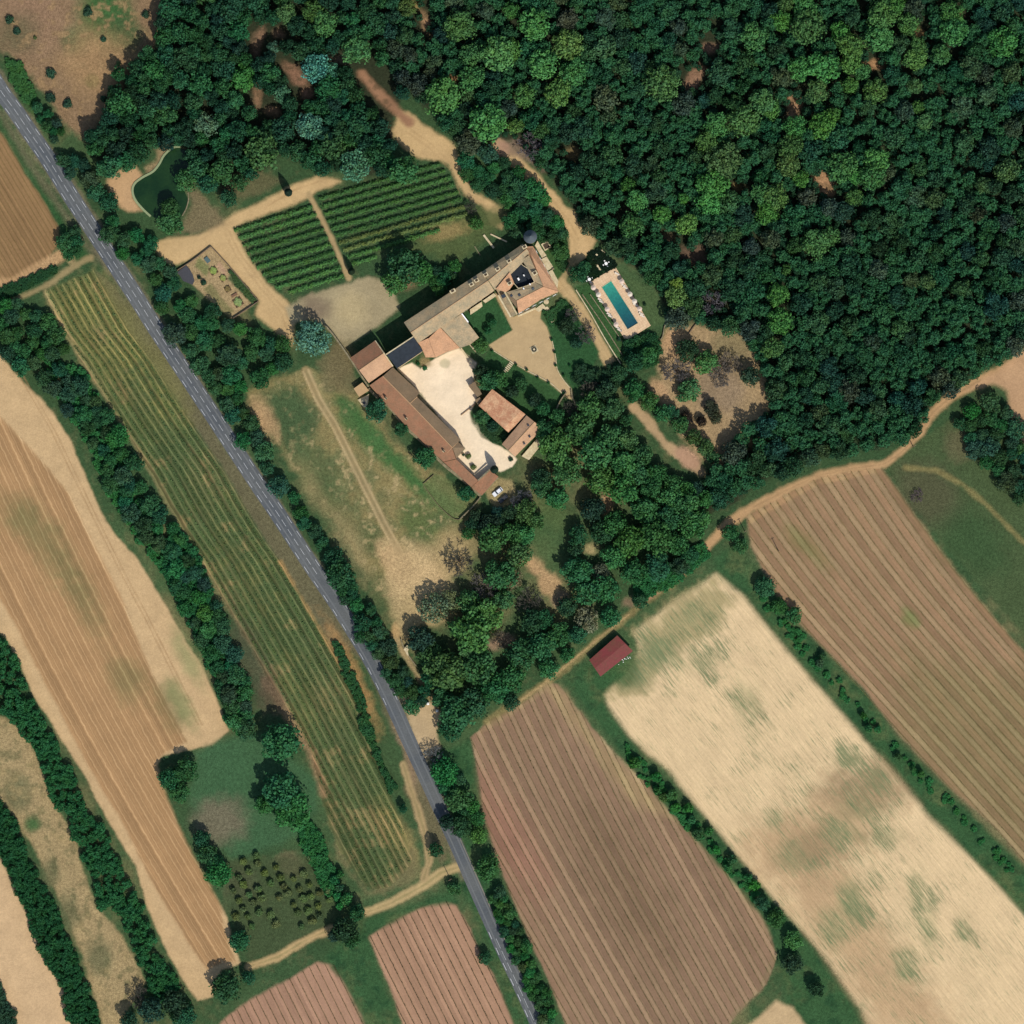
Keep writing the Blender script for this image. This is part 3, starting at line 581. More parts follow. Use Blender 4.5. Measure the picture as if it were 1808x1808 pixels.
build_ground_parts({0: ('ground', M_GROUND, None), 1: ('field', m_f1, None), 2: ('field', m_f2, None), 3: ('field', m_f3, None), 4: ('field', m_f4, None),
    5: ('field', m_f5, None), 6: ('field', m_f5, None), 7: ('field', m_f6, None), 8: ('field', m_f7, None), 9: ('field', M_GROUND, None),
    14: ('courtyard', mat_ground('gravel_yard', .14), None), 13: ('field', mat_ground('tilled_headland', .12), None), 10: ('path', mat_ground('packed_dirt', 0.09), None), 11: ('courtyard', mat_ground('pale_paving', 0.04), None), 12: ('courtyard', mat_ground('raked_gravel', 0.05), None)})

# ------------------------------------------------------------------ road
RC = [(-60,55),(-30,107),(0,158),(26,194),(51,231),(87,284),(127,349),(173,420),(204,468),(240,524),(275,580),(323,653),(382,743),(453,852),(491,908),(552,1002),(596,1068),(640,1140),(665,1185),(692,1241),(722,1308),(748,1365),(775,1425),(805,1490),(832,1552),(862,1620),(888,1678),(915,1735),(942,1795),(970,1860),(1010,1950)]
RW = [(0, 6.3), (1000, 6.2), (1250, 5.7), (1450, 5.2), (1950, 5.0)]
def catmull(pts, step=3.0):
    pts = [np.array(p, float) for p in pts]; o = []
    for i in range(len(pts) - 1):
        a = pts[max(0, i-1)]; b = pts[i]; c = pts[i+1]; d = pts[min(len(pts)-1, i+2)]
        n = max(2, int(np.hypot(*(c - b)) / step))
        for k in range(n):
            t = k / n
            o.append(0.5 * ((2*b) + (-a + c)*t + (2*a - 5*b + 4*c - d)*t*t + (-a + 3*b - 3*c + d)*t**3))
    o.append(pts[-1]); return np.array(o)
rc = catmull(RC); rcm = np.stack([PX(rc[:, 0]), PY(rc[:, 1])], 1)
tg = np.gradient(rcm, axis=0); tg /= np.linalg.norm(tg, axis=1)[:, None]; nrm = np.stack([tg[:, 1], -tg[:, 0]], 1)
arc = np.concatenate([[0], np.cumsum(np.linalg.norm(np.diff(rcm, axis=0), axis=1))])
wid = np.interp(rc[:, 1], [a for a, b in RW], [b for a, b in RW])
def ribbon(name, lo, hi, z, mat, parent=None, th=0.0):
    n = len(rcm); A = rcm + nrm * np.asarray(lo).reshape(-1, 1); B = rcm + nrm * np.asarray(hi).reshape(-1, 1)
    V = np.concatenate([np.c_[A, np.full(n, z)], np.c_[B, np.full(n, z)]]); i = np.arange(n - 1)
    return link(name, mesh_np(name, V, np.stack([i, i + 1, i + n + 1, i + n], 1)), mat, parent)
t = NT('asphalt', 0.85, 0.2); p = t.pos()
asp = t.mix(t.mapr(t.noise(0.06, 3, 0.5, p), 0.4, 0.6, 0, 1), L(90, 94, 96), L(102, 104, 102))
t.base(t.scale(asp, t.math('MULTIPLY', t.mapr(t.noise(2, 5, 0.8, p), 0.3, 0.7, 0.80, 1.2), t.mapr(t.noise(0.5, 3, 0.6, p), 0.3, 0.7, 0.93, 1.07))))
t.bump(t.noise(8, 2, 0.5, p), 0.3, 0.02)
road = ribbon('road', -wid/2, wid/2, 0.06, t.m); tag(road, kind='structure')
M_WORN = mat_simple('wheel_worn_asphalt', L(112, 114, 113), 0.1, 2)
for k, off in enumerate((-0.27, 0.23)):
    r_ = ribbon('wheel_track', wid*off - .28, wid*off + .28, 0.068, M_WORN, road)
def dashes(name, offf, w, on, off, y0, y1, mat, z=0.08):
    V = []; F = []; s = 0.0
    while s < arc[-1]:
        py = np.interp(s, arc, rc[:, 1])
        if y0 < py < y1:
            seg = []
            for q in (s, s + on / 2, s + on):
                c = np.array([np.interp(q, arc, rcm[:, 0]), np.interp(q, arc, rcm[:, 1])]); n_ = np.array([np.interp(q, arc, nrm[:, 0]), np.interp(q, arc, nrm[:, 1])])
                wd_ = np.interp(py, [a for a, b in RW], [b for a, b in RW]); o_ = offf * wd_
                seg.append((c + n_ * (o_ - w/2), c + n_ * (o_ + w/2)))
            b = len(V)
            for a_, b_ in seg: V += [(*a_, z), (*b_, z)]
            F += [(b, b+1, b+3, b+2), (b+2, b+3, b+5, b+4)]
        s += on + off
    return link(name, mesh_np(name, V, F), mat, road)
M_MARK = mat_simple('road_paint', (0.42, 0.42, 0.41), 0.3, 4)
dashes('centre_line', 0.0, 0.12, 3.0, 1.33, 110, 1010, M_MARK)
dashes('edge_line', 0.40, 0.15, 3.0, 3.5, 110, 1250, M_MARK); dashes('edge_line', -0.40, 0.15, 3.0, 3.5, 110, 1250, M_MARK)
dashes('edge_line', -0.43, 0.16, 60, 0.0, 1350, 1850, mat_simple('pale_road_shoulder', L(158, 146, 116), 0.2, 2))
dashes('edge_line', 0.40, 0.20, 3.0, 3.5, 1640, 1850, M_MARK); dashes('edge_line', 0.1, 0.12, 4, 1.0, 1640, 1850, M_MARK)

# ------------------------------------------------------------------ foliage
def quads(cen, nor, size, asp=1.0, rs=rng):
    n = len(cen); nor = nor / (np.linalg.norm(nor, axis=1)[:, None] + 1e-9)
    r = rs.normal(size=(n, 3)); u = np.cross(nor, r); u /= (np.linalg.norm(u, axis=1)[:, None] + 1e-9); v = np.cross(nor, u)
    s = (np.asarray(size) * np.ones(n))[:, None] * 0.5
    a = rs.uniform(.7, 1.25, (n, 1)) * s * asp; b = rs.uniform(.7, 1.25, (n, 1)) * s
    V = np.stack([cen - u*a - v*b*.5, cen + u*a*.5 - v*b, cen + u*a + v*b*.5, cen - u*a*.5 + v*b], 1).reshape(-1, 3)
    return V, np.arange(4 * n).reshape(n, 4)
def crown_pts(n, nl, seed, flat=1.0, lobe=(.32, .5), spread=.62, fr=0.5, dome=.28):
    """clumpy crown of unit radius, z from 0 to about 1"""
    r = np.random.default_rng(seed); L_ = []
    for i in range(nl):
        a = 2 * math.pi * (i + r.uniform(0, .7)) / nl * 2.4; d = spread * math.sqrt((i + .5) / nl) * r.uniform(.8, 1.15)
        rr = r.uniform(*lobe); zz = (1 - d * d) ** .5 * .55 * flat + .18 + r.uniform(-.1, .1)
        L_.append((d * math.cos(a), d * math.sin(a), zz, rr))
    L_ = np.array(L_); w = L_[:, 3] ** 2; k = r.choice(nl, n * 3, p=w / w.sum())
    d = r.normal(size=(n * 3, 3)); d[:, 2] = d[:, 2] * 1.0 + .35; d /= np.linalg.norm(d, axis=1)[:, None]
    rad = L_[k, 3] * r.uniform(.72, 1.06, n * 3)
    p = L_[k, :3] + d * rad[:, None] * np.array([1, 1, .8 * flat + .1])
    ne = int(len(p) * dome)                    # part of the leaves fill one broad uneven dome
    if ne:
        e = r.normal(size=(ne, 3)); e[:, 2] = np.abs(e[:, 2]) * .9 - .1; e /= np.linalg.norm(e, axis=1)[:, None]
        az = np.arctan2(e[:, 1], e[:, 0]); wob = 1 + .10 * np.sin(az * 3 + seed) + .08 * np.sin(az * 5 + seed * 2.3)
        p[:ne] = e * (r.uniform(.55, .92, ne) * wob)[:, None] * np.array([1, 1, .62 * flat]) + np.array([0, 0, .25]); d[:ne] = e; k[:ne] = -1
    sh = r.permutation(len(p)); p = p[sh]; d = d[sh]; k = k[sh]
    ok = np.ones(len(p), bool)
    for j in range(nl):
        q = (p - L_[j, :3]) / np.array([1, 1, .8 * flat + .1]); ok &= ~((np.linalg.norm(q, axis=1) < L_[j, 3] * .7) & (k != j) & (k >= 0))
    p = p[ok][:n]; d = d[ok][:n]
    p[:, 2] = np.maximum(p[:, 2], 0.02)
    nn = d * (1 - fr) + r.normal(size=d.shape) * fr * .6
    return p, nn
VAR = {}
def mk_variants():
    def add(kind, k, n, nl, size, **kw):
        VAR[kind] = []
        for s in range(k):
            p, nn = crown_pts(n, nl + s % 3, 100 * len(VAR) + s, **kw); VAR[kind].append((p, nn, size))
    add('oak', 9, 1250, 13, .13, lobe=(.18, .42), spread=.72, fr=.6)
    add('oaklo', 7, 620, 9, .19, lobe=(.2, .42), spread=.72, fr=.6)
    add('pine', 8, 1500, 17, .11, flat=.8, lobe=(.15, .32), spread=.78, fr=.5, dome=.42)
    add('cedar', 5, 1400, 15, .10, flat=.8, lobe=(.15, .36), spread=.75, fr=.7)
    add('shrub', 5, 420, 6, .22, flat=.9)
    add('olive', 5, 420, 9, .2, flat=1.0, lobe=(.25, .45), spread=.6, dome=.4)
mk_variants()
def crown_mesh(name, kind, i):
    p, nn, size = VAR[kind][i]; V, F = quads(p, nn, size); return mesh_np(name, V, F)
CM = {k: [crown_mesh('crown', k, i) for i in range(len(VAR[k]))] for k in VAR}
for k in CM:
    for me in CM[k]: me.materials.append(M_NEEDLE if k in ('pine', 'cedar') else M_FOL)
def trunk_mesh(seed):
    r = random.Random(seed); m = MB(); m.tube((0, 0, 0), (r.uniform(-.04, .04), r.uniform(-.04, .04), .6), .055, .04)
    for i in range(5):
        a = i * 2.5 + r.random(); m.tube((0, 0, .45 + .03 * i), (.45 * math.cos(a), .45 * math.sin(a), .8 + .1 * r.random()), .028, .01, 5)
    bmesh.ops.recalc_face_normals(m.bm, faces=m.bm.faces[:]); me = bpy.data.meshes.new('trunk'); m.bm.to_mesh(me); m.bm.free(); me.materials.append(M_BARK); return me
TM = [trunk_mesh(i) for i in range(3)]
# bare, twiggy crowns
def bare_mesh(seed, n=900):
    r = np.random.default_rng(seed); segs = []
    def grow(p, d, l, w, dep):
        q = p + d * l; segs.append((p, q, w))
        if dep == 0: return
        for _ in range(3 if dep > 1 else 4):
            e = d + r.normal(size=3) * .55; e[2] += .05; e /= np.linalg.norm(e); grow(q, e, l * r.uniform(.6, .85), w * .6, dep - 1)
    for i in range(7):
        a = i * 2.39; grow(np.array([0, 0, .1]), np.array([math.cos(a) * .75, math.sin(a) * .75, .62]), .32, .022, 4)
    V = []; F = []
    for p, q, w in segs:
        d = q - p; u = np.cross(d, r.normal(size=3)); u = u / (np.linalg.norm(u) + 1e-9) * max(w, .012); v = np.cross(d, u); v = v / (np.linalg.norm(v) + 1e-9) * max(w, .012)
        b = len(V); V += [p - u, p + u, q + u * .6, q - u * .6, p - v, p + v, q + v * .6, q - v * .6]; F += [(b, b+1, b+2, b+3), (b+4, b+5, b+6, b+7)]
    V = np.array(V); s = 1 / np.percentile(np.hypot(V[:, 0], V[:, 1]), 97); V[:, :2] *= s; V[:, 2] *= .9
    me = mesh_np('bare_crown', V, np.array(F)); return me
M_TWIG = NT('grey_twigs', .9, .1); _p = M_TWIG.pos(); _oi = M_TWIG.new('ShaderNodeObjectInfo')
M_TWIG.base(M_TWIG.scale(_oi.outputs['Color'], M_TWIG.mapr(M_TWIG.noise(1.5, 3, .6, _p), .3, .7, .75, 1.25))); M_TWIG = M_TWIG.m
BM_ = [bare_mesh(i) for i in range(3)]
for me in BM_: me.materials.append(M_TWIG)
def cyp_mesh(seed):
    r = np.random.default_rng(seed); n = 1800; z = r.uniform(0, 1, n) ** .8; rad = np.sin(np.clip(z * .93 + .07, 0, 1) * math.pi) ** .6 * (1 - z * .55) * r.uniform(.8, 1.05, n)
    a = r.uniform(0, 2 * math.pi, n); p = np.c_[rad * np.cos(a), rad * np.sin(a), z]; V, F = quads(p, np.c_[np.cos(a), np.sin(a), .5 + 0 * a] + r.normal(size=(n, 3)) * .3, .05)
    V[:, :2] = V[:, :2]; c = np.repeat(p, 4, 0); V = c + (V - c) * np.array([4.5, 4.5, .9]); zz = np.linspace(0, .95, 9); rr = np.sin(np.clip(zz * .93 + .07, 0, 1) * math.pi) ** .6 * (1 - zz * .55) * .8; a8 = np.arange(8) * math.pi / 4
    core = np.array([[q * math.cos(b), q * math.sin(b), h_] for q, h_ in zip(rr, zz) for b in a8]); b0 = len(V)
    cf = np.array([[b0 + i * 8 + j, b0 + i * 8 + (j + 1) % 8, b0 + (i + 1) * 8 + (j + 1) % 8, b0 + (i + 1) * 8 + j] for i in range(8) for j in range(8)])
    me = mesh_np('crown', np.concatenate([V, core]), np.concatenate([F, cf])); me.materials.append(M_FOL); return me
CYP = cyp_mesh(3)

FK = 1.8    # foliage brightness
def FC(r, g, b):
    r, b = r * 1.06 + 1, b * .95
    return tuple(min(.6, lin1(c) / K * 1.75 * FK) for c in (r, g, b)) + (1,)
COLS = {'oak': (28, 66, 44), 'oak2': (36, 76, 46), 'grove': (44, 80, 48), 'pine': (46, 86, 46), 'pine2': (50, 84, 48), 'cedar': (50, 92, 80), 'hedge': (26, 70, 42), 'reed': (32, 80, 46), 'bright': (40, 78, 44),
        'cypress': (18, 34, 26), 'olive': (60, 80, 50), 'bare': (100, 92, 84), 'bareolive': (92, 88, 68), 'dark': (28, 54, 42), 'grey': (70, 82, 64)}
TREES = []
def tree(x, y, r, kind='oak', h=None, name='tree', label=None, cat='tree', group=None, col=None, parts=True):
    rm = r * S; mk = {'oak': 'oak', 'oak2': 'oak', 'grove': 'oak', 'pine': 'pine', 'pine2': 'pine', 'cedar': 'cedar', 'hedge': 'shrub', 'reed': 'shrub', 'bright': 'oak', 'olive': 'olive', 'dark': 'oak', 'grey': 'cedar'}.get(kind)
    h = h or {'pine': 5.5 + rm * 1.1, 'pine2': 5.5 + rm * 1.1, 'cedar': 5 + rm * 1.2, 'olive': 2.6, 'cypress': 9}.get(kind, 2.2 + rm * 1.25)
    c = col or COLS[kind]; j = R_.uniform(-1, 1); c = FC(max(2, c[0] * (1 + .10 * j)), c[1] * (1 + .07 * R_.uniform(-1, 1)), c[2] * (1 - .08 * j))
    loc = P(x, y); root = empty(name, loc, 0)
    if kind.startswith('bare') or (col and col[1] < col[0] and kind == 'dark'): q_ = col or COLS[kind]; g_ = sum(q_[:3]) / 3; c = tuple(lin1(g_ + (v - g_) * .55) / K * 1.25 for v in q_[:3]) + (1,)
    if kind == 'cypress':
        o = link('crown', CYP, parent=root, loc=(0, 0, .3)); o.scale = (rm, rm, h); tr = link('trunk', TM[0], parent=root); tr.scale = (2.5, 2.5, h * .6)
    elif kind.startswith('bare'):
        o = link('crown', R_.choice(BM_), parent=root, loc=(0, 0, h * .12)); o.scale = (rm, rm, h * .9); tr = link('trunk', R_.choice(TM), parent=root); tr.scale = (rm, rm, h * .5)
    else:
        base = {'pine': .45, 'pine2': .45, 'cedar': .25, 'oak': .22}.get(kind, .15)
        o = link('crown', R_.choice(CM[mk]), parent=root, loc=(0, 0, h * base)); o.scale = (rm * R_.uniform(.93, 1.07), rm * R_.uniform(.93, 1.07), h * (1 - base) * (1.0 if kind[:4] != 'pine' else 1.25))
        tr = link('trunk', R_.choice(TM), parent=root); tr.scale = (max(2.2, rm), max(2.2, rm), h * (base + .35))
    o.rotation_euler = (0, 0, R_.uniform(0, 6.28)); o.color = c
    tag(root, label, cat, group); TREES.append((x, y, r)); return root
def single(x, y, r, kind, h, sname, label, cat, group=None):      # small plants: one mesh
    mk = {'hedge': 'shrub', 'reed': 'shrub', 'olive': 'olive', 'bright': 'shrub'}.get(kind, 'shrub'); rm = r * S
    o = link(sname, R_.choice(CM[mk]), loc=P(x, y, -.05)); o.scale = (rm, rm, h); o.rotation_euler = (0, 0, R_.uniform(0, 6.28))
    c = COLS[kind]; o.color = FC(*c); tag(o, label, cat, group); return o
def inpoly(x, y, pts):
    ins = False; n = len(pts)
    for i in range(n):
        a, b = pts[i], pts[(i+1) % n]
        if (a[1] > y) != (b[1] > y) and x < (b[0]-a[0]) * (y-a[1]) / (b[1]-a[1]) + a[0]: ins = not ins
    return ins
def near(x, y, r, lst, f=.75):
    for a in lst:
        if abs(a[0]-x) < 60 and (a[0]-x)**2 + (a[1]-y)**2 < ((a[2]+r) * f)**2: return True
    return False
def scatter(pts, rlo, rhi, f=.75, tries=4000, avoid=(), others=None, skew=1.6, seed=0):
    rr = random.Random(seed); xs = [p[0] for p in pts]; ys = [p[1] for p in pts]; got = []; oth = TREES if others is None else others
    for k in range(tries):
        x = rr.uniform(min(xs), max(xs)); y = rr.uniform(min(ys), max(ys)); frac = k / tries
        r = rlo + (rhi - rlo) * (rr.random() ** skew) * (1 - .6 * frac)
        if not inpoly(x, y, pts): continue
        if near(x, y, r, avoid, 1.0) or near(x, y, r, oth, f) or near(x, y, r, got, f): continue
        got.append((x, y, r))
    return got
def mass(name, items, kinds, hf=None, mat=None, col=None, label=None, cat=None, group=None, kind=None, lo='oaklo'):
    """many small crowns grown together: ONE mesh (a hedge, or a wood past counting)"""
    Vs = []; Fs = []; b = 0; r = np.random.default_rng(5)
    for x, y, rad in items:
        p, nn, size = VAR[lo][r.integers(len(VAR[lo]))]; rm = rad * S; h = (hf(rad) if hf else 2.0 + rm * 1.1)
        a = r.uniform(0, 6.28); ca, sa = math.cos(a), math.sin(a)
        q = np.c_[p[:, 0] * ca - p[:, 1] * sa, p[:, 0] * sa + p[:, 1] * ca, p[:, 2]] * np.array([rm, rm, h]); q += np.array([PX(x), PY(y), .1 if h < 4 else h * .08])
        V, F = quads(q, nn, size * rm); Vs.append(V); Fs.append(F + b); b += len(V)
    me = mesh_np(name, np.concatenate(Vs), np.concatenate(Fs)); o = link(name, me, M_FOL); o.color = FC(*COLS[kinds] if isinstance(kinds, str) else kinds)
    tag(o, label, cat, group, kind); return o

def lab_cell(x, y, r, base, x0, x1, y0, y1, names):
    i = min(2, max(0, int((x - x0) / (x1 - x0) * 3))); j = min(2, max(0, int((y - y0) / (y1 - y0) * 3)))
    return ('large ' if r > 23 else 'small ' if r < 15 else 'medium ') + base + ', ' + names[j][i]
NWC = [['by the dry meadow at the top', 'at the top middle', 'towards the bare dirt strips'], ['by the dry meadow edge', 'in the heart of the wood', 'near the blue cedars'], ['above the pond', 'between pond and vineyards', 'beside the vineyard top']]
PNC = [['at the top, above the manor', 'at the top middle', 'near the top right corner'], ['beside the forest drive', 'in the middle of the wood', 'right of the middle of the wood'], ['near the manor drive', 'above the pool clearing', 'along the dark right-hand wood']]
GVC = [['next to the courtyard', 'below the sandy forecourt', 'by the clearing path'], ['south of the parked cars', 'in the middle of the park', 'by the bright green trees'], ['beside the road lay-by', 'above the red-roofed barn', 'by the field track']]
# --- hand placed trees: bright umbrella pines of the east wood
PINES = [(575,45,22),(555,22,18),(630,90,25),(783,174,32),(833,140,21),(812,50,26),(880,98,30),(862,220,30),(832,98,18),(720,15,16),(903,22,14),
 (943,48,27),(1002,84,25),(958,118,26),(1012,130,22),(985,165,22),(925,172,20),(910,224,14),(1167,153,29),(1330,70,24),(1343,184,24),(1262,225,22),(1312,218,26),(1246,256,20),(1275,285,28),(1257,328,26),(1250,360,20),(1124,357,18),(1167,380,15),(1113,400,21),(1210,398,18),(1206,352,10),(1108,328,12),(1345,345,18),(1352,378,20),(905,92,16),
 (1419,16,22),(1378,40,16),(1422,52,28),(1555,32,27),(1580,12,18),(1602,45,18),(1549,70,24),(1500,86,24),(1409,125,20),(1452,122,26),(1500,116,18),(1676,26,20),(1681,58,24),(1618,84,15),(1612,108,17),(1658,99,17),(1765,79,24),(1544,164,20),(1498,153,15),(1612,155,13),(1440,165,18),(1360,198,16),(1618,192,11),(1630,218,14),(1450,222,22),(1401,226,18),(1394,260,20),(1546,284,20),(1537,315,22),(1389,294,19),(1484,296,24),(1508,312,14),(1412,318,13),(1366,350,22),(1506,350,15),(1438,432,24),(1465,418,16),(1371,521,19),(1376,567,21),(1363,615,17),(1635,498,13),(1386,478,9),(1385,10,14),(1480,60,16),(1520,130,14),(1470,205,12)]
for x, y, r in PINES: tree(x, y, r * 1.22, 'pine' if (int(x + y) % 3) else 'pine2', name='umbrella_pine', label=lab_cell(x, y, r, 'bright green pine of the wood', 560, 1750, 0, 620, PNC), cat='tree', group='bright green pines in the wood')
def ut(x, y, r, kind, label, name='broadleaf_tree', h=None, **kw): return tree(x, y, r, kind, h, name, label, 'tree', **kw)
ut(559,122,29,'cedar','wide blue-green cedar beside the brown dirt strip in the northern park','blue_cedar',group='blue-green cedars of the northern park')
ut(580,128,20,'cedar','smaller blue-green cedar overlapping the east side of the widest cedar','blue_cedar',group='blue-green cedars of the northern park')
ut(498,168,19,'cedar','small pale turquoise cedar between two brown dirt patches','blue_cedar',group='blue-green cedars of the northern park')
ut(549,226,27,'cedar','round blue-grey cedar above the small white urn','blue_cedar',group='blue-green cedars of the northern park')
ut(484,86,13,'cedar','smallest blue-green cedar at the tip of a dirt strip','blue_cedar',group='blue-green cedars of the northern park')
ut(628,293,31,'cedar','blue-green cedar overhanging the north edge of the large green vineyard','blue_cedar',group='blue-green cedars of the northern park')
ut(366,222,24,'cedar','dull blue-green cedar north-east of the pond','blue_cedar',group='blue-green cedars of the northern park',col=(58,92,80))
ut(552,600,34,'cedar','blue-green cedar casting a black shadow beside the gravel yard','blue_cedar',h=13,group=None)
ut(715,302,29,'oak2','dark round tree overhanging the top edge of the large green vineyard','broadleaf_tree',h=14)
ut(463,272,38,'grove','large mid green round tree between the pond and the cypress','broadleaf_tree',h=13)
ut(430,140,28,'bright','bright green tree in the north wood west of the cedars','broadleaf_tree',col=(46,86,44))
ut(507,28,22,'pine2','light green tree near the top edge of the north wood','broadleaf_tree')
ut(510,341,8.5,'cypress','black pointed cypress on the sandy drive north of the vineyards','cypress',h=11)
ut(621,480,7.5,'cypress','dark slim cypress at the south end of the path between the vineyards','cypress',h=9)
ut(873,829,8.5,'cypress','cypress casting a long almond shadow on the pale courtyard','cypress',h=9.8)
ut(715,470,36,'oak2','large dark tree south of the vineyard, west of the brighter one','broadleaf_tree',h=13)
ut(700,500,26,'grove','mid green tree at the edge of the gravel yard','broadleaf_tree',h=10)
ut(745,482,24,'bright','bright green tree beside the dark tree north of the house','broadleaf_tree',h=8)
ut(404,350,17,'oak','dark tree at the sandy corner west of the small vineyard','broadleaf_tree',h=7)
ut(302,395,24,'bright','bright green shrubby tree at the south tip of the pond','broadleaf_tree',h=6)
ut(300,368,20,'oak2','dark green tree leaning over the south end of the pond','broadleaf_tree',h=7)
ut(328,318,22,'oak2','green tree leaning over the east bank of the pond','broadleaf_tree',h=7)
ut(352,300,24,'oak2','green tree east of the pond behind the overhanging one','broadleaf_tree',h=9)
ut(340,275,16,'oak','dark tree at the north-east bank of the pond','broadleaf_tree',h=7)
ut(833,367,13,'bareolive','brown twiggy tree at the narrow end of the sandy drive','bare_tree',h=6)
ut(840,395,15,'bright','bright green tree beside the brown twiggy one at the drive','broadleaf_tree',h=6)
# west row in the meadow by the long wing
ut(666,725,22,'oak','dark round tree against the west side of the long red-roofed wing, northernmost of three','broadleaf_tree',h=8)
ut(709,758,14,'oak','small dark tree against the long wing, middle of three','broadleaf_tree',h=6)
ut(752,808,22,'oak2','dark tree against the long wing, southernmost of three','broadleaf_tree',h=8)
ut(823,872,16,'oak','dark tree beside the low wall at the south corner of the long wing','broadleaf_tree',h=6)
# courtyard garden
ut(869,570,9,'oak','small dark tree on the square lawn by the house','garden_tree',h=4); ut(862,585,9,'oak2','small green tree on the square lawn, nearest its south corner','garden_tree',h=4)
ut(849,610,15,'bright','bright green tree at the west corner of the sandy forecourt','garden_tree',h=6)
ut(862,672,22,'oak','dark tree filling the garden between courtyard and forecourt','garden_tree',h=9); ut(848,655,15,'dark','very dark tree against the courtyard wall','garden_tree',h=8); ut(882,668,18,'oak2','green tree north of the red barn roof','garden_tree',h=8)
ut(852,738,17,'oak2','green tree in the small planted bed inside the courtyard','garden_tree',h=6); ut(870,752,13,'dark','dark tree in the middle of the courtyard bed','garden_tree',h=6)
ut(920,679,14,'bright','vivid green tree on the lawn west of the forecourt','garden_tree',h=5)
ut(905,692,13,'dark','dark tree beside the vivid green one on the forecourt lawn','garden_tree',h=6); ut(943,708,14,'dark','dark tree in the middle of the lower garden lawn','garden_tree',h=6); ut(958,722,15,'oak','dark tree at the south end of the lower garden lawn','garden_tree',h=6)
ut(1000,578,16,'dark','dark tree on the lawn east of the fountain','garden_tree',h=7); ut(1018,606,12,'dark','small dark tree on the lawn between fountain and track','garden_tree',h=6)
ut(1012,556,14,'bare','purplish bare tree by the sandy track, northern one','bare_tree',h=6,col=(98,88,86)); ut(1034,590,19,'bare','purplish bare tree by the sandy track, southern one','bare_tree',h=7,col=(98,88,86))
ut(1022,486,17,'oak','dark tree west of the pool terrace lawns','broadleaf_tree',h=8); ut(1032,472,12,'oak2','green tree beside the small white table by the pool','broadleaf_tree',h=6)
ut(935,455-15+10,1,'oak','x') if False else None
# grove south
GROVE = [(905,1195,22,'oak2'),(885,1128,18,'bareolive'),(890,1060,20,'grove'),(905,1020,18,'grey'),(1106,778,20,'grove'),(1132,806,20,'grove'),(1158,838,20,'oak2'),(1188,856,18,'grove'),(1130,838,20,'grove'),(1215,866,16,'oak2'),(960,1092,18,'oak'),(968,1178,18,'oak2'),(902,1238,15,'oak'),(826,1062,22,'grove'),(1238,915,18,'grove'),(1245,880,16,'oak2'),(1020,1120,18,'oak'),(1015,970,14,'dark'),(828,1160,24,'grove'),(760,1195,16,'oak'),(780,1230,18,'oak2'),(1000,1155,14,'oak2'),(1130,1060,14,'oak'),(1060,1010,16,'grey'),(925,945,18,'grove'),(945,920,16,'grove'),(870,950,26,'grove'),(862,925,18,'dark'),(884,1014,28,'grove'),(832,1116,40,'grove'),(791,1187,38,'grove'),(846,1180,32,'grove'),(860,1085,28,'grove'),(768,1073,27,'grey'),(797,1062,20,'grey'),(743,1130,24,'dark'),(762,1160,22,'grove'),
 (806,1262,32,'oak'),(838,1240,28,'oak'),(795,1290,20,'oak'),(870,1215,26,'oak2'),(920,1155,26,'oak'),(955,1140,26,'oak'),(935,1060,24,'bareolive'),(940,1100,22,'oak'),(985,1120,22,'oak2'),(1000,1070,18,'dark'),(1020,1010,26,'oak'),(1035,1045,24,'oak2'),(1070,1040,24,'oak'),(1035,1095,22,'grey'),(1075,1090,18,'oak'),
 (1110,955,28,'bright'),(1085,985,22,'grove'),(1160,945,32,'bright'),(1195,960,22,'grove'),(1220,930,22,'oak2'),(1120,1010,22,'oak'),(1160,1000,24,'oak'),(1200,1000,18,'dark'),(1215,980,16,'oak'),(1045,900,22,'dark'),(1020,945,18,'oak'),(1085,925,24,'oak2'),(915,980,22,'grove'),(905,940,20,'grove'),(930,900,20,'grove'),(900,905,14,'dark'),
 (980,790,30,'grove'),(1020,760,26,'grove'),(1050,800,32,'grove'),(1000,830,26,'grove'),(1078,770,24,'grove'),(1040,720,22,'grove'),(1078,722,22,'grove'),(1060,850,26,'grove'),(1102,816,26,'grove'),(1150,862,22,'oak2'),(1100,865,26,'oak2'),(1184,882,22,'grove'),(1210,895,26,'grove'),(1140,900,26,'bright'),(1060,940,20,'oak'),(1180,915,24,'oak2'),(1230,862,14,'dark'),
 (960,760,18,'oak'),(958,842,17,'dark'),(955,860,18,'grove'),(985,880,18,'oak2'),(1118,690,19,'oak2'),(1148,708,16,'grove'),(1171,732,15,'oak2'),(1186,728,13,'oak'),(1200,752,15,'grove'),(1224,774,15,'grove'),(1246,792,15,'grove'),(1258,808,12,'grove'),(1106,742,11,'oak2'),(1070,690,18,'dark'),(1040,690,18,'bareolive'),(1010,720,16,'bareolive'),(985,735,14,'oak2'),(1095,660,14,'oak'),(1120,640,18,'oak'),(1145,625,15,'oak2')]
for x, y, r, k in GROVE:
    g = 'broad park trees south-east of the courtyard'
    if k.startswith('bare'): ut(x, y, r, k, 'brownish half-bare tree among the green park trees', 'bare_tree', group='half-bare trees of the park')
    else: tree(x, y, r * 1.15, k, None, 'park_tree', lab_cell(x, y, r, 'dark green park tree' if k in ('oak', 'dark') else 'light grey-green park tree' if k == 'grey' else 'broad green park tree', 740, 1240, 700, 1290, GVC), 'tree', g)
ut(922,882,20,'bare','grey twiggy tree at the edge of the parking ground','bare_tree',h=7,col=(92,94,98))
ut(811,990,27,'bareolive','olive-brown twiggy tree on the sand, west one of the bare pair','bare_tree',h=8)
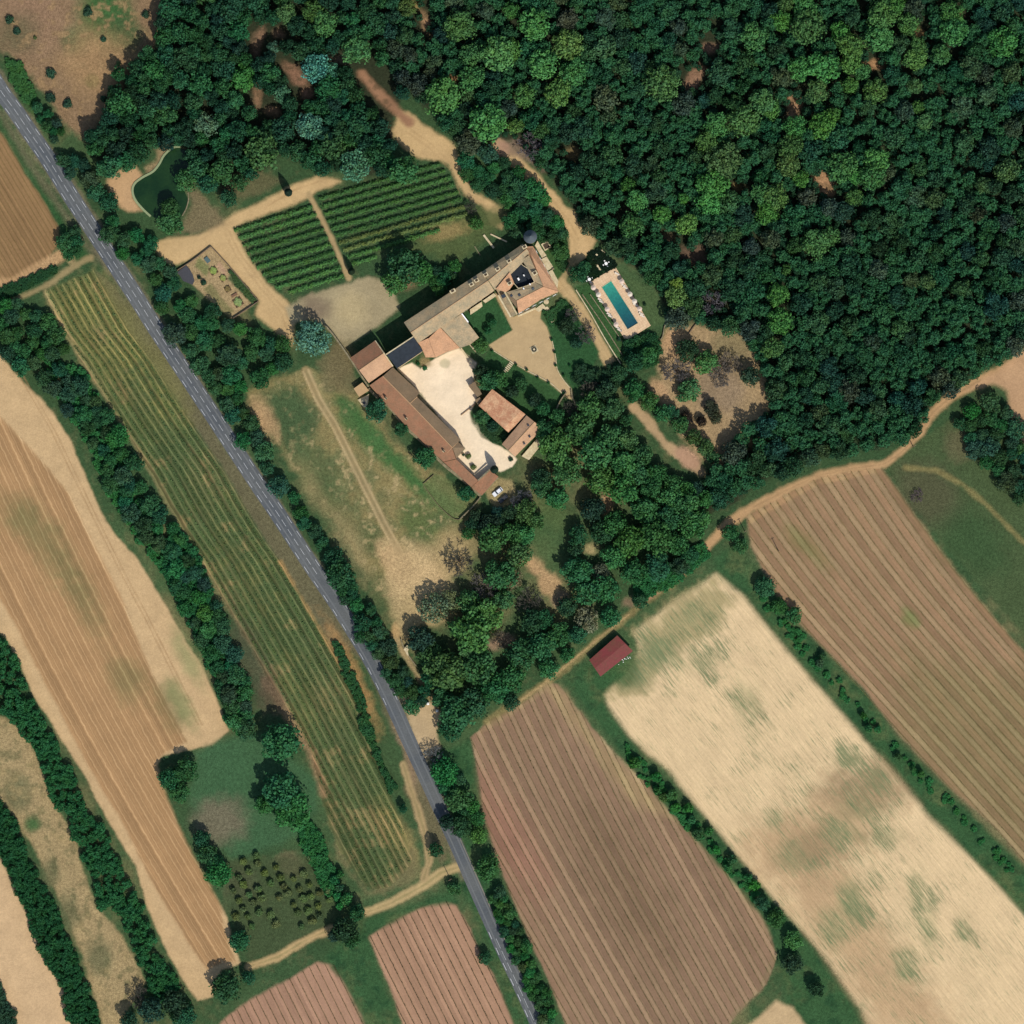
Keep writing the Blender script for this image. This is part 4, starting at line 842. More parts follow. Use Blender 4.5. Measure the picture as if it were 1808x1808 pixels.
ut(858,1032,27,'bare','grey-purple bare tree on the sand, east one of the bare pair','bare_tree',h=8)
ut(1247,640,24,'bright','bright green tree in the middle of the brown clearing','broadleaf_tree',h=8,col=(50,88,50)); ut(1215,620,22,'dark','very dark tree beside the bright green one in the clearing','broadleaf_tree',h=8)
ut(1215,690,25,'grove','green tree at the south side of the brown clearing','broadleaf_tree',h=7); ut(1255,720,16,'dark','dark shrubby tree on the clearing, south-east part','broadleaf_tree',h=5,col=(40,48,38)); ut(1264,738,12,'dark','small dark tree beside the clearing path','broadleaf_tree',h=4,col=(40,48,38))
ut(1212,738,14,'dark','low dark purple-brown tree along the clearing path','broadleaf_tree',h=4,col=(52,44,38)); ut(1238,745,11,'dark','second low dark purple-brown tree along the clearing path','broadleaf_tree',h=4,col=(52,44,38)); ut(1325,665,20,'dark','dark tree at the east rim of the clearing','broadleaf_tree',h=8); ut(1195,655,25,'bare','grey bare tree at the west rim of the clearing','bare_tree',h=8)
ut(1270,660,24,'bare','brown twiggy tree in the clearing east of the bright one','bare_tree',h=7,col=(108,96,80)); ut(1290,640,20,'bare','brown twiggy tree near the clearing centre','bare_tree',h=6,col=(128,108,80))
ut(1193,528,22,'pine2','olive green tree north of the clearing by the pool lawn','broadleaf_tree',col=(70,94,48)); ut(1193,505,17,'pine2','smaller olive green tree above the one by the pool lawn','broadleaf_tree',col=(70,94,48)); ut(1254,532,26,'bare','grey-violet bare tree north of the clearing','bare_tree',h=9,col=(98,92,98))
ut(1180,580,8,'bare','x0') if False else None
ut(935,258,26,'bare','grey-violet bare tree at the start of the sandy forest drive','bare_tree',h=8,col=(102,92,94)); ut(955,290,12,'oak','small dark tree in the dirt beside the forest drive','broadleaf_tree',h=5)
ut(770,1500,15,'oak','round dark tree in the grass island between track and road','broadleaf_tree',h=7); ut(712,1427,9,'oak','small dark tree between the vine strip and the track','broadleaf_tree',h=5)
ut(862,1530,25,'oak2','round green tree casting a black shadow over the road','broadleaf_tree',h=9); ut(802,1568,14,'oak2','small green tree at the track junction south of the road','broadleaf_tree',h=5)
ut(500,1310,38,'oak','large dark round tree west of the vine strip','broadleaf_tree',h=13); ut(495,1395,36,'oak','dark tree group west of the vine strip, northern crown','broadleaf_tree',h=12); ut(520,1430,36,'bright','bright green crown west of the vine strip','broadleaf_tree',h=10,col=(32,80,44)); ut(470,1420,22,'oak2','dark green crown beside the bright one west of the vine strip','broadleaf_tree',h=9)
ut(300,1375,22,'oak','dark tree at the notch of the ploughed field, west one','broadleaf_tree',h=8); ut(330,1358,24,'oak','dark tree at the notch of the ploughed field, east one','broadleaf_tree',h=8); ut(318,1400,20,'oak2','greener tree below the pair at the field notch','broadleaf_tree',h=6)
ut(358,1480,18,'oak','dark tree at the right edge of the ploughed field','broadleaf_tree',h=7); ut(368,1505,20,'oak2','dark green tree below it along the ploughed field edge','broadleaf_tree',h=7); ut(388,1542,26,'bright','bright green tree beside the orchard','broadleaf_tree',h=8,col=(32,80,44)); ut(380,1520,16,'oak','small dark tree wedged between orchard and field','broadleaf_tree',h=7)
ut(402,1740,32,'oak','large dark tree at the foot of the ploughed field','broadleaf_tree',h=10); ut(440,1725,14,'oak','small dark tree beside the large one at the field foot','broadleaf_tree',h=6); ut(425,1660,22,'oak','dark tree at the south-west corner of the orchard','broadleaf_tree',h=7)
ut(245,1760,20,'bareolive','brown tinted tree at the bottom end of the dry strip','bare_tree',h=8); ut(270,1780,26,'dark','dark tree at the bottom edge, west one','broadleaf_tree',h=9); ut(310,1770,26,'dark','dark tree at the bottom edge, middle one','broadleaf_tree',h=9); ut(330,1795,22,'oak','dark tree at the bottom edge, east one','broadleaf_tree',h=8); ut(230,1800,16,'dark','dark tree on the bottom border','broadleaf_tree',h=8)
ut(610,1640,24,'dark','dark tree over the track south of the orchard','broadleaf_tree',h=9); ut(630,1610,18,'oak','dark green tree at the orchard corner north of the track','broadleaf_tree',h=8); ut(612,1585,13,'reed','blue-green small tree at the orchard corner','broadleaf_tree',h=5); ut(590,1650,14,'dark','brownish dark tree at the end of the pale track','broadleaf_tree',h=7); ut(622,1660,16,'oak','dark tree below the track south of the orchard','broadleaf_tree',h=7)
ut(855,1690,13,'oak','small dark tree between the pink vineyard and the road','broadleaf_tree',h=5)
ut(600,1010,30,'oak','round dark tree bulging towards the road beside the meadow','broadleaf_tree',h=10); ut(590,985,22,'oak','dark tree just above the round one by the road','broadleaf_tree',h=8)
ut(640,1100,20,'oak','dark tree by the road, top of the lower roadside clump','broadleaf_tree',h=8)
ut(763,1335,20,'bare','whitish twiggy tree at the road bend','bare_tree',h=7,col=(110,116,112)); ut(785,1360,28,'bright','bright green tree at the road bend','broadleaf_tree',h=9,col=(32,80,46)); ut(808,1410,26,'oak2','green tree below the bright one at the road bend','broadleaf_tree',h=8); ut(815,1460,22,'oak','dark tree by the road above the round green one','broadleaf_tree',h=7); ut(790,1450,16,'dark','very dark tree overhanging the road edge','broadleaf_tree',h=8)
ut(1290,940,18,'oak','dark tree at the head of the hedge strip','broadleaf_tree',h=6); ut(1307,965,16,'oak2','green tree second in the hedge strip','broadleaf_tree',h=5); ut(1350,1035,22,'oak2','bushy tree in the hedge strip beside the pale field top','broadleaf_tree',h=6); ut(1400,1085,18,'oak','dark tree where the hedge strip juts into the vine field','broadleaf_tree',h=6); ut(1375,1070,16,'oak2','bushy tree next to the jutting one','broadleaf_tree',h=5)
ut(1345,1595,16,'oak','dark tree at the right tip of the brown vine field','broadleaf_tree',h=7); ut(1400,1700,20,'dark','very dark tree at the corner below the brown vine field','broadleaf_tree',h=7); ut(1440,1745,16,'dark','dark tree beyond the corner of the brown vine field','broadleaf_tree',h=7); ut(1370,1620,20,'oak2','green tree beside the right edge of the brown vine field','broadleaf_tree',h=6); ut(1400,1660,20,'bright','bright green tree between the brown and pale fields','broadleaf_tree',h=6)
ut(1270,880,20,'oak','dark tree at the south tip of the wood','broadleaf_tree',h=8)
ut(1618,875,13,'bare','purplish bare bush on the green meadow','bare_tree',h=3,col=(104,82,84))
for x, y, r in ((156,22,10),(257,26,8),(90,130,11),(90,173,11),(120,184,10),(183,70,6),(62,67,4),(209,112,5),(183,175,7),(17,35,9),(30,55,8)):
    single(x, y, r, 'dark' if r > 5 else 'olive', r * .16 + .4, 'bush', 'small dark round bush on the dry brown meadow at the upper left', 'bush', 'bushes on the dry meadow')
# --- woods: individual crowns, the rest grown together
CLR = [(1253,85,20),(1228,140,20),(1010,270,14),(1402,190,16),(1455,325,22),(1540,115,14),(1620,58,9),(1692,28,9),(752,40,16),(735,15,8),(462,62,13),(490,58,12),(452,90,12),(455,172,12),(480,198,12),(525,132,14),(545,160,14),(510,110,10),(600,105,10),(655,140,22),(680,180,20),(700,205,20),(715,235,24),(885,262,26),(925,285,20),(1225,450,14),(1300,330,8),(720,195,18),(800,140,6),(1110,370,12),(1180,420,8),(920,250,10),(975,340,18),(1000,370,18)]
wood = scatter([(x, y) for x, y in WOOD_E], 11, 22, .74, 26000, CLR, seed=1)
wood.sort(key=lambda t: -t[2])
ind, rest = wood[:290], wood[290:]
for i, (x, y, r) in enumerate(ind):
    k = 'oak' if i % 3 else 'oak2'
    c = (R_.choice([(24,60,42),(30,66,46),(34,66,44),(24,56,46),(42,70,48),(42,60,50),(28,58,40)]))
    tree(x, y, r * 1.25, k, 5.8 + r * .12 + R_.random() * 2.5, 'oak_tree', 'dark green rounded oak crown packed in the dense wood north and east of the house', 'tree', 'dark oaks of the dense wood', col=c)
mass('oak_wood', [(x, y, r * 1.25) for x, y, r in rest], (28, 66, 44), lambda r: 4.8 + r * .1 + R_.random() * 2.5, kind='stuff')
und = scatter(WOOD_E, 6, 12, .62, 12000, [(a, b, c * .35) for a, b, c in CLR], others=TREES[:0] + rest, seed=5)
woodN = scatter(WOOD_N, 12, 24, .72, 9000, CLR + [(290,320,40)], seed=2)
for i, (x, y, r) in enumerate(woodN):
    c = R_.choice([(24,58,42),(28,66,46),(34,70,44),(22,52,42),(30,72,48)])
    tree(x, y, r * 1.28, 'oak', 6.5 + r * .14 + R_.random() * 2, 'woodland_tree', lab_cell(x, y, r, 'dark green tree of the north-west wood', 190, 560, 60, 300, NWC), 'tree', 'trees of the north-west wood', col=c)
AREAS = [
 ([(112,265),(140,268),(180,282),(200,300),(185,320),(205,375),(240,395),(262,418),(285,450),(300,475),(325,510),(350,525),(390,560),(440,585),(490,595),(515,625),(518,655),(470,665),(436,690),(425,700),(452,750),(475,790),(490,835),(515,870),(545,905),(565,950),(585,975),(560,965),(520,905),(470,840),(430,775),(385,705),(345,650),(300,580),(262,520),(215,445),(178,390),(150,345),(112,305)], 11, 21, 'oak', 'dark tree of the roadside belt east of the upper road', 'trees of the roadside belt'),
 ([(585,1025),(625,1035),(632,1075),(608,1060)], 9, 14, 'oak', 'small dark tree below the round roadside tree', 'lower roadside trees'),
 ([(622,1085),(655,1075),(672,1110),(690,1150),(712,1185),(730,1215),(745,1235),(755,1225),(740,1190),(745,1245),(725,1255),(705,1215),(680,1190),(655,1150),(630,1115)], 10, 17, 'oak', 'dark tree in the clump between the road and the narrow dirt path', 'lower roadside trees'),
 ([(66,185),(85,190),(110,230),(105,260),(85,235),(68,212)], 8, 13, 'oak', 'dark shrub beside the top of the road', 'shrubs beside the upper road'),
 ([(112,415),(135,408),(145,430),(135,450),(118,450)], 10, 16, 'oak', 'dark tree west of the road at the field track', 'trees west of the upper road'),
 ([(820,250),(870,265),(905,290),(930,320),(960,350),(985,390),(1000,430),(985,460),(975,440),(950,415),(925,415),(895,415),(900,385),(870,355),(835,330),(815,300)], 11, 18, 'oak', 'dark tree between the two sandy forest drives', 'trees between the forest drives'),
 ([(0,530),(40,535),(80,560),(105,590),(120,640),(160,690),(200,750),(230,800),(250,850),(290,900),(320,950),(350,1000),(365,1050),(330,1080),(300,1010),(260,950),(225,900),(190,860),(175,800),(140,760),(100,700),(50,660),(0,610)], 10, 18, 'oak', 'green tree of the belt between the ploughed field and the vine strip', 'trees of the belt beside the ploughed field'),
 ([(345,1080),(385,1070),(400,1130),(440,1200),(440,1290),(410,1290),(400,1240),(370,1160),(345,1110)], 10, 17, 'oak', 'green tree of the lower belt beside the ploughed field', 'trees of the belt beside the ploughed field'),
 ([(1690,745),(1720,715),(1760,700),(1790,745),(1808,800),(1830,900),(1800,890),(1760,840),(1725,800),(1700,780)], 11, 19, 'oak', 'dark tree of the clump at the right edge', 'trees of the clump at the right edge'),
 ([(820,915),(850,905),(880,905),(895,935),(850,950),(820,945)], 10, 16, 'dark', 'dark tree south of the parked cars', 'trees south of the parked cars'),
 ([(768,478),(785,468),(800,462),(812,470),(808,488),(795,500),(775,512),(766,500)], 8, 13, 'oak', 'dark tree close to the north side of the house', 'trees close to the north side of the house'),
 ([(585,1545),(600,1540),(612,1590),(600,1600)], 8, 12, 'reed', 'green shrub at the orchard edge', 'shrubs at the orchard edge'),
 ([(770,1340),(800,1340),(840,1430),(850,1480),(820,1480),(790,1420)], 10, 15, 'oak2', 'green roadside tree beside the brown vine field', 'roadside trees beside the brown vine field'),
 ([(878,1560),(900,1600),(935,1680),(960,1740),(985,1808),(960,1808),(925,1730),(890,1650),(868,1590)], 7, 11, 'oak2', 'small green tree on the verge below the round roadside tree', 'small trees on the lower verge'),
 ([(1105,1320),(1135,1335),(1165,1370),(1210,1420),(1255,1460),(1300,1520),(1345,1570),(1320,1580),(1260,1510),(1200,1445),(1150,1390),(1110,1345)], 8, 13, 'hedge', 'dark bush of the hedge between the brown and the pale field', 'bushes between the brown and the pale field'),
 ([(1425,1120),(1445,1140),(1470,1180),(1510,1230),(1560,1300),(1620,1350),(1690,1430),(1730,1480),(1715,1480),(1640,1400),(1560,1320),(1490,1240),(1430,1160)], 6, 10, 'hedge', 'small bush of the hedge between the pale and the banded field', 'bushes between the pale and the banded field'),
]
for k, (pts, lo, hi, kd, lab, grp) in enumerate(AREAS):
    for (x, y, r) in scatter(pts, lo, hi, .76, 2600 if kd != 'hedge' else 240, [], seed=20 + k):
        c = COLS[kd] if kd != 'hedge' else (34, 80, 46); c = (c[0] * R_.uniform(.85, 1.3), c[1] * R_.uniform(.88, 1.15), c[2] * R_.uniform(.88, 1.15))
        tree(x, y, r * (1.06 if 'bush' in lab or 'shrub' in lab else 1.27), kd, (2.0 + r * S * 1.25), 'bush' if 'bush' in lab or 'shrub' in lab else 'hedgerow_tree', lab, 'bush' if 'bush' in lab or 'shrub' in lab else 'tree', grp, col=c)
# --- hedges and reed beds, each one grown-together thing
def hedge(pts, lo, hi, col, h, label, name='hedge', cat='hedge', f=.55, seed=0, tries=5000, kind=None):
    it = scatter(pts, lo, hi, f, tries, [], others=[], seed=seed, skew=1)
    hh = random.Random(seed)
    it = [(x, y, r * 1.12) for x, y, r in it]
    return mass(name, it, col, lambda r: h * hh.uniform(.8, 1.15), label=label, cat=cat, kind=kind, lo='oaklo')
hedge([(-20,1118),(5,1135),(30,1165),(55,1235),(85,1290),(125,1355),(150,1425),(185,1465),(205,1510),(235,1570),(255,1625),(285,1690),(315,1735),(335,1775),(320,1808),(300,1780),(268,1745),(250,1700),(228,1640),(205,1610),(178,1600),(170,1555),(150,1520),(135,1480),(125,1450),(95,1420),(85,1360),(60,1310),(35,1290),(-20,1255)], 7, 12, 'hedge', 4.2, 'wide dark green hedge between the ploughed field and the dry strip', seed=41)
hedge([(-20,1395),(0,1418),(25,1455),(50,1515),(75,1560),(100,1610),(120,1660),(140,1710),(155,1745),(170,1790),(182,1830),(135,1830),(115,1770),(105,1730),(80,1690),(62,1650),(42,1600),(25,1545),(0,1505),(-20,1480)], 6, 11, 'hedge', 3.8, 'narrower dark green hedge beside the sandy field at the lower left corner', seed=42)
hedge([(-20,1730),(0,1740),(12,1775),(28,1790),(25,1830),(-20,1830)], 6, 10, 'dark', 3.5, 'dark bushes in the bottom left corner', seed=43)
hedge([(75,620),(110,640),(150,645),(165,690),(195,760),(230,850),(255,905),(300,960),(350,1010),(370,1060),(395,1110),(370,1110),(340,1070),(290,1010),(250,960),(215,905),(190,870),(160,790),(130,745),(90,680)], 5, 9, 'reed', 2.6, 'bright green reed bed between the ploughed field and the vine strip', 'reed_bed', 'reeds', seed=44)
hedge([(305,920),(350,980),(375,1050),(390,1130),(425,1190),(440,1250),(420,1300),(400,1270),(385,1210),(350,1130),(310,1060),(290,1000)], 6, 10, (26,72,44), 3.2, 'green thicket beside the middle of the vine strip', 'thicket', 'bushes', seed=45, tries=3000)
hedge([(530,1440),(560,1460),(580,1520),(600,1560),(595,1590),(575,1570),(550,1520),(530,1480)], 5, 9, 'reed', 2.6, 'bright green reeds between the orchard and the vine strip', 'reed_bed', 'reeds', seed=46)
hedge([(12,105),(35,110),(50,140),(62,165),(60,190),(40,175),(20,140)], 4, 7, 'bright', 1.6, 'light green reeds beside the top of the road', 'reed_bed', 'reeds', seed=47)
hedge([(590,1130),(605,1150),(640,1230),(655,1290),(680,1360),(700,1390),(690,1400),(665,1340),(640,1290),(630,1240),(595,1160)], 4, 8, (30,66,40), 1.8, 'straggling green bushes between the vine strip and the road', 'hedge', 'hedge', seed=48)
hedge([(950,425),(985,395),(998,425),(1003,455),(995,480),(985,470),(990,440),(970,425)], 3.5, 6, (34,64,38), 1.3, 'curved green shrub border between the forest drive and the house', 'hedge', 'hedge', seed=49)
hedge([(1040,448),(1058,438),(1085,462),(1088,470),(1070,480)], 3, 4.5, (16,34,24), .5, 'dark clipped planting north of the pool beside the table', 'hedge', 'hedge', seed=50)
hedge([(1030,462),(1042,452),(1062,484),(1042,495),(1030,495)], 3, 4.5, (16,38,22), .5, 'dark clipped planting north of the pool, west of the stone path', 'hedge', 'hedge', seed=51)
hedge([(960,550),(975,548),(992,530),(1010,545),(1000,560),(985,575),(972,575)], 3, 6, (36,70,42), 1.2, 'green shrub bed round the small square basin south-east of the house', 'hedge', 'hedge', seed=52)
hedge([(1020,640),(1040,655),(1070,660),(1090,640),(1100,670),(1080,690),(1040,690),(1015,670)], 6, 11, (26,52,36), 3, 'dark thicket at the end of the sandy track', 'thicket', 'bushes', seed=53)
hedge([(1105,605),(1150,590),(1165,610),(1160,640),(1120,650),(1105,640)], 6, 11, (26,62,38), 3, 'dark green thicket below the pool terrace', 'thicket', 'bushes', seed=54)
hedge([(844,722),(852,716),(878,745),(895,765),(885,785),(872,780),(850,760)], 3, 6, (34,60,38), 1.1, 'green planted bed inside the pale courtyard', 'hedge', 'hedge', seed=55)
hedge([(1120,1030),(1180,1000),(1240,960),(1250,980),(1190,1030),(1130,1060)], 6, 10, (30,78,46), 2.0, 'low green thicket along the track north of the pale field', 'thicket', 'bushes', seed=56)
hedge([(0,510),(50,490),(95,470),(105,475),(80,492),(30,518),(0,530)], 3, 6, (26,58,36), 1.0, 'low green scrub between the row field and the pale track at the left edge', 'thicket', 'bushes', seed=57)
hedge([(1440,800),(1500,790),(1545,790),(1560,770),(1590,760),(1580,745),(1500,760),(1430,790)], 5, 9, (40,60,42), 2.0, 'loose scrub along the south rim of the dense wood', 'thicket', 'bushes', seed=58)
mass('undergrowth', und[:1600], (24, 54, 38), lambda r: 3.4 + R_.random() * 1.4, kind='stuff')

hedge([(1090,1300),(1110,1318),(1140,1350),(1180,1395),(1225,1440),(1280,1505),(1340,1580),(1330,1590),(1265,1515),(1200,1448),(1140,1385),(1095,1325)], 4, 7, (34,84,48), 1.3, 'low green scrub strip between the brown and the pale field', 'scrub', 'hedge', seed=61, tries=900)
hedge([(1330,1020),(1350,1050),(1400,1100),(1450,1160),(1510,1235),(1570,1305),(1640,1370),(1720,1460),(1790,1530),(1780,1545),(1700,1460),(1600,1360),(1500,1245),(1420,1160),(1350,1075)], 4, 8, (34,84,48), 1.3, 'low green scrub strip between the pale and the banded field', 'scrub', 'hedge', seed=62, tries=1500)
# --- orchard
def cr(ox, oy, pts, sc=3.9304): return [(ox + a / sc, oy + b / sc) for a, b in pts]
ORCH = cr(450,1348,[(20,690),(70,760),(150,720),(110,830),(180,790),(20,870),(50,930),(200,850),(270,800),(340,765),(390,650),(230,895),(170,930),(110,1050),(150,1115),(270,980),(340,935),(310,870),(380,840),(300,1035),(440,990),(390,920),(370,1020),(520,940),(400,1090),(450,1060),(325,1130),(450,900),(510,880)]) + cr(0,1348,[(1690,680),(1780,640),(1660,790),(1730,750),(1690,840),(1620,880),(1730,910),(1800,870),(1660,950),(1760,965),(1690,1010),(1720,1060),(1640,1060),(1750,1130),(1800,1030)])
for x, y in ORCH: tree(x, y, R_.uniform(6.4, 9), 'olive', 2.2, 'orchard_tree', 'small dark round fruit tree planted in the orchard', 'tree', 'orchard trees')

# ------------------------------------------------------------------ vine rows
def row_mesh(pl, w, h, dens, size, gap=0.0, seed=0, jag=.3):
    r = np.random.default_rng(seed); pl = np.array(pl); m = np.stack([PX(pl[:, 0]), PY(pl[:, 1])], 1)
    d = np.concatenate([[0], np.cumsum(np.linalg.norm(np.diff(m, axis=0), axis=1))])
    if d[-1] < 2: return None
    n = int(d[-1] * dens); s = r.uniform(0, d[-1], n)
    if gap > 0:
        keep = np.sin(s * .9 + seed) + np.sin(s * .37 + seed * 2.1) + np.sin(s * 2.3 + seed) * .6 > -2.2 + gap * 3; s = s[keep]; n = len(s)
    if n < 3: return None
    x = np.interp(s, d, m[:, 0]); y = np.interp(s, d, m[:, 1]); t_ = np.array([m[-1, 0] - m[0, 0], m[-1, 1] - m[0, 1]]); t_ /= np.linalg.norm(t_); nn = np.array([-t_[1], t_[0]])
    o = r.normal(size=n) * w * .28 + jag * w * .3 * np.sin(s * 1.7 + seed); z = h * (1 - (o / w) ** 2 * 1.5) * r.uniform(.35, 1, n); z = np.maximum(z, .05)
    p = np.c_[x + nn[0] * o, y + nn[1] * o, z]; nor = np.c_[nn[0] * o * 2 / w, nn[1] * o * 2 / w, .7 + 0 * o] + r.normal(size=(n, 3)) * .35
    V, F = quads(p, nor, size); nn2 = nn * .05; k = len(m); b = len(V)     # trellis wire ties the row together
    V = np.concatenate([V, np.c_[m - nn2, np.full(k, .32)], np.c_[m + nn2, np.full(k, .32)]]); i = np.arange(k - 1)
    return V, np.concatenate([F, np.stack([b + i, b + i + 1, b + i + 1 + k, b + i + k], 1)])
def vrow(pl, w, h, dens, size, col, label, group, gap=0.0, seed=0, name='vine_row'):
    q = row_mesh(pl, w, h, dens, size, gap, seed)
    if q is None: return
    o = link(name, mesh_np(name, *q), M_FOL); o.color = FC(*col); tag(o, label, 'vine row', group)
def clip_rows(pts, along, label, group, **kw):
    pass
def hatch(poly, p0, d, sp, n, inset=2):
    """parallel lines p0 + k*sp, direction d, clipped to poly"""
    o = []
    for k in range(n):
        q = (p0[0] + sp[0] * k, p0[1] + sp[1] * k); run = []
        for s in np.arange(-400, 400, 2.0):
            x, y = q[0] + d[0] * s, q[1] + d[1] * s
            if inpoly(x, y, poly): run.append((x, y))
        if len(run) > 4: o.append(run[::max(1, len(run) // 12)] + [run[-1]])
    return o
V1 = [(412,404),(440,388),(545,353),(575,405),(609,490),(560,503),(510,517),(492,512),(472,498),(440,455)]
V2 = [(562,349),(640,322),(700,308),(735,296),(778,288),(800,318),(815,350),(832,384),(790,402),(740,418),(700,428),(655,462),(622,470),(598,430),(576,390)]
for k, pl in enumerate(hatch(V1, (500, 350), (.955, -.297), (0, 15.4), 16)): vrow(pl, 1.9, 1.7, 24, .55, (44, 78, 42), 'lush green vine row of the smaller vineyard plot west of the garden path', 'vine rows of the smaller plot', seed=k)
for k, pl in enumerate(hatch(V2, (700, 268), (.96, -.28), (0, 14.6), 18)): vrow(pl, 1.8, 1.7, 24, .55, (44, 78, 42) if k not in (6, 7, 13) else (66, 84, 48), 'lush green vine row of the larger vineyard plot east of the garden path', 'vine rows of the larger plot', seed=40 + k)
def yrows(poly, slope, period, xr, w, h, dens, size, col, label, group, gap, phase=.5, seed=0):
    ys = np.arange(-60, 1900, 2.0); sv = np.array([slope(v) for v in ys]); X0 = np.concatenate([[0], np.cumsum((sv[1:] + sv[:-1]) / 2 * 2.0)])
    bb = [p[1] for p in poly]; yy = np.arange(max(-30, min(bb)), min(1835, max(bb)), 4.0); x0 = np.interp(yy, ys, X0)
    for k in range(int((xr[0] - x0.max()) / period), int((xr[1] - x0.min()) / period) + 1):
        xs = x0 + (k + phase) * period; run = [(a, b) for a, b in zip(xs, yy) if inpoly(a, b, poly)]
        if len(run) > 6: vrow(run, w, h, dens, size, col, label, group, gap, seed + k)
yrows(F2, f2s, 24, (800, 1400), .28, .7, 2.6, .30, (58, 62, 40), 'thin dark young vine row in the brown field below the red-roofed barn', 'young vine rows of the brown field', .30, .515, 200)
yrows(F2, f2s, 24, (800, 1400), .24, .6, 2.2, .28, (64, 66, 44), 'thin dark young vine row in the brown field below the red-roofed barn', 'young vine rows of the brown field', .42, .93, 260)
yrows(F3, f3s, 30, (1250, 1900), .28, .6, 2.4, .28, (66, 68, 42), 'thin dark young vine row in the banded field at the right', 'young vine rows of the banded field', .38, .46, 300)
yrows(F3, f3s, 30, (1250, 1900), .24, .6, 2.2, .28, (66, 68, 42), 'thin dark young vine row in the banded field at the right', 'young vine rows of the banded field', .45, .90, 360)
yrows(F5, f5s, 15, (600, 950), .30, .7, 3.4, .30, (44, 46, 34), 'thin dark young vine row in the pinkish plot beside the lower road', 'young vine rows of the pinkish plot', .18, .49, 400)
yrows(F5B, f5s, 15, (340, 700), .28, .6, 2.6, .28, (56, 56, 40), 'thin dark young vine row in the pinkish plot at the bottom edge', 'young vine rows of the bottom plot', .36, .49, 460)
yl = np.array([a for a, b in F7L]); xl = np.array([b for a, b in F7L])
for k in range(13):
    yy = np.arange(490, 1570, 6.0); xs = np.interp(yy, ysr, xsr) - (k + .5) * 13.5; lf = np.interp(yy, yl, xl); run = []
    runs = []
    for a, b, c in zip(xs, yy, lf):
        if a > c + 4 and inpoly(a, b, F7): run.append((a, b))
        elif run: runs.append(run); run = []
    if run: runs.append(run)
    for q in runs:
        if len(q) > 8: vrow(q, 1.2, .7, 4.6, .40, (50, 70, 42), 'long weedy vine row of the striped strip beside the road', 'vine rows of the long strip', .1, 500 + k)

# ------------------------------------------------------------------ buildings
AX = math.atan2(135, 235)      # the long house runs up to the right in the photo
R_TAN = lambda a: mat_roof('weathered_grey_tiles', L(190, 164, 126), L(162, 148, 118), a, .20)
R_ORG = lambda a: mat_roof('terracotta_tiles', L(210, 160, 120), L(194, 150, 114), a, .20)
R_RED = lambda a: mat_roof('red_brown_tiles', L(168, 120, 90), L(152, 116, 88), a, .18)
R_BRN = lambda a: mat_roof('brown_tiles', L(146, 122, 94), L(136, 116, 90), a, .15)
R_MOT = lambda a: mat_roof('mottled_barn_tiles', L(192, 136, 102), L(222, 176, 134), a, .22)
R_PNK = lambda a: mat_roof('pale_pink_tiles', L(206, 164, 126), L(192, 152, 118), a, .15)
M_SLATE = mat_simple('dark_slate', L(38, 46, 54), 0.18, 2.0, .7, .15, c2=L(30, 38, 46)); M_SLATEG = mat_simple('grey_slate', L(92, 100, 104), .15, 2)
M_RUST = NT('rusty_red_sheet', .7, .2); _p = M_RUST.pos()
M_RUST.base(M_RUST.scale(M_RUST.mix(M_RUST.mapr(M_RUST.noise(.25, 4, .7, _p), .4, .62, 0, 1), L(128, 58, 56), L(116, 68, 54)), M_RUST.mapr(M_RUST.noise(1.6, 4, .7, _p), .3, .7, .85, 1.15))); M_RUST = M_RUST.m
def house(name, loc, label, cat='building', group=None):
    r = empty(name, P(*loc)); tag(r, label, cat, group); r['_'] = 0; del r['_']; return r
def W(q, z): return (PX(q[0]), PY(q[1]), z)
def off(r, pts): return [(p[0] - r.location.x, p[1] - r.location.y, p[2]) for p in pts]
def lerp(a, b, t): return (a[0] + (b[0]-a[0]) * t, a[1] + (b[1]-a[1]) * t)
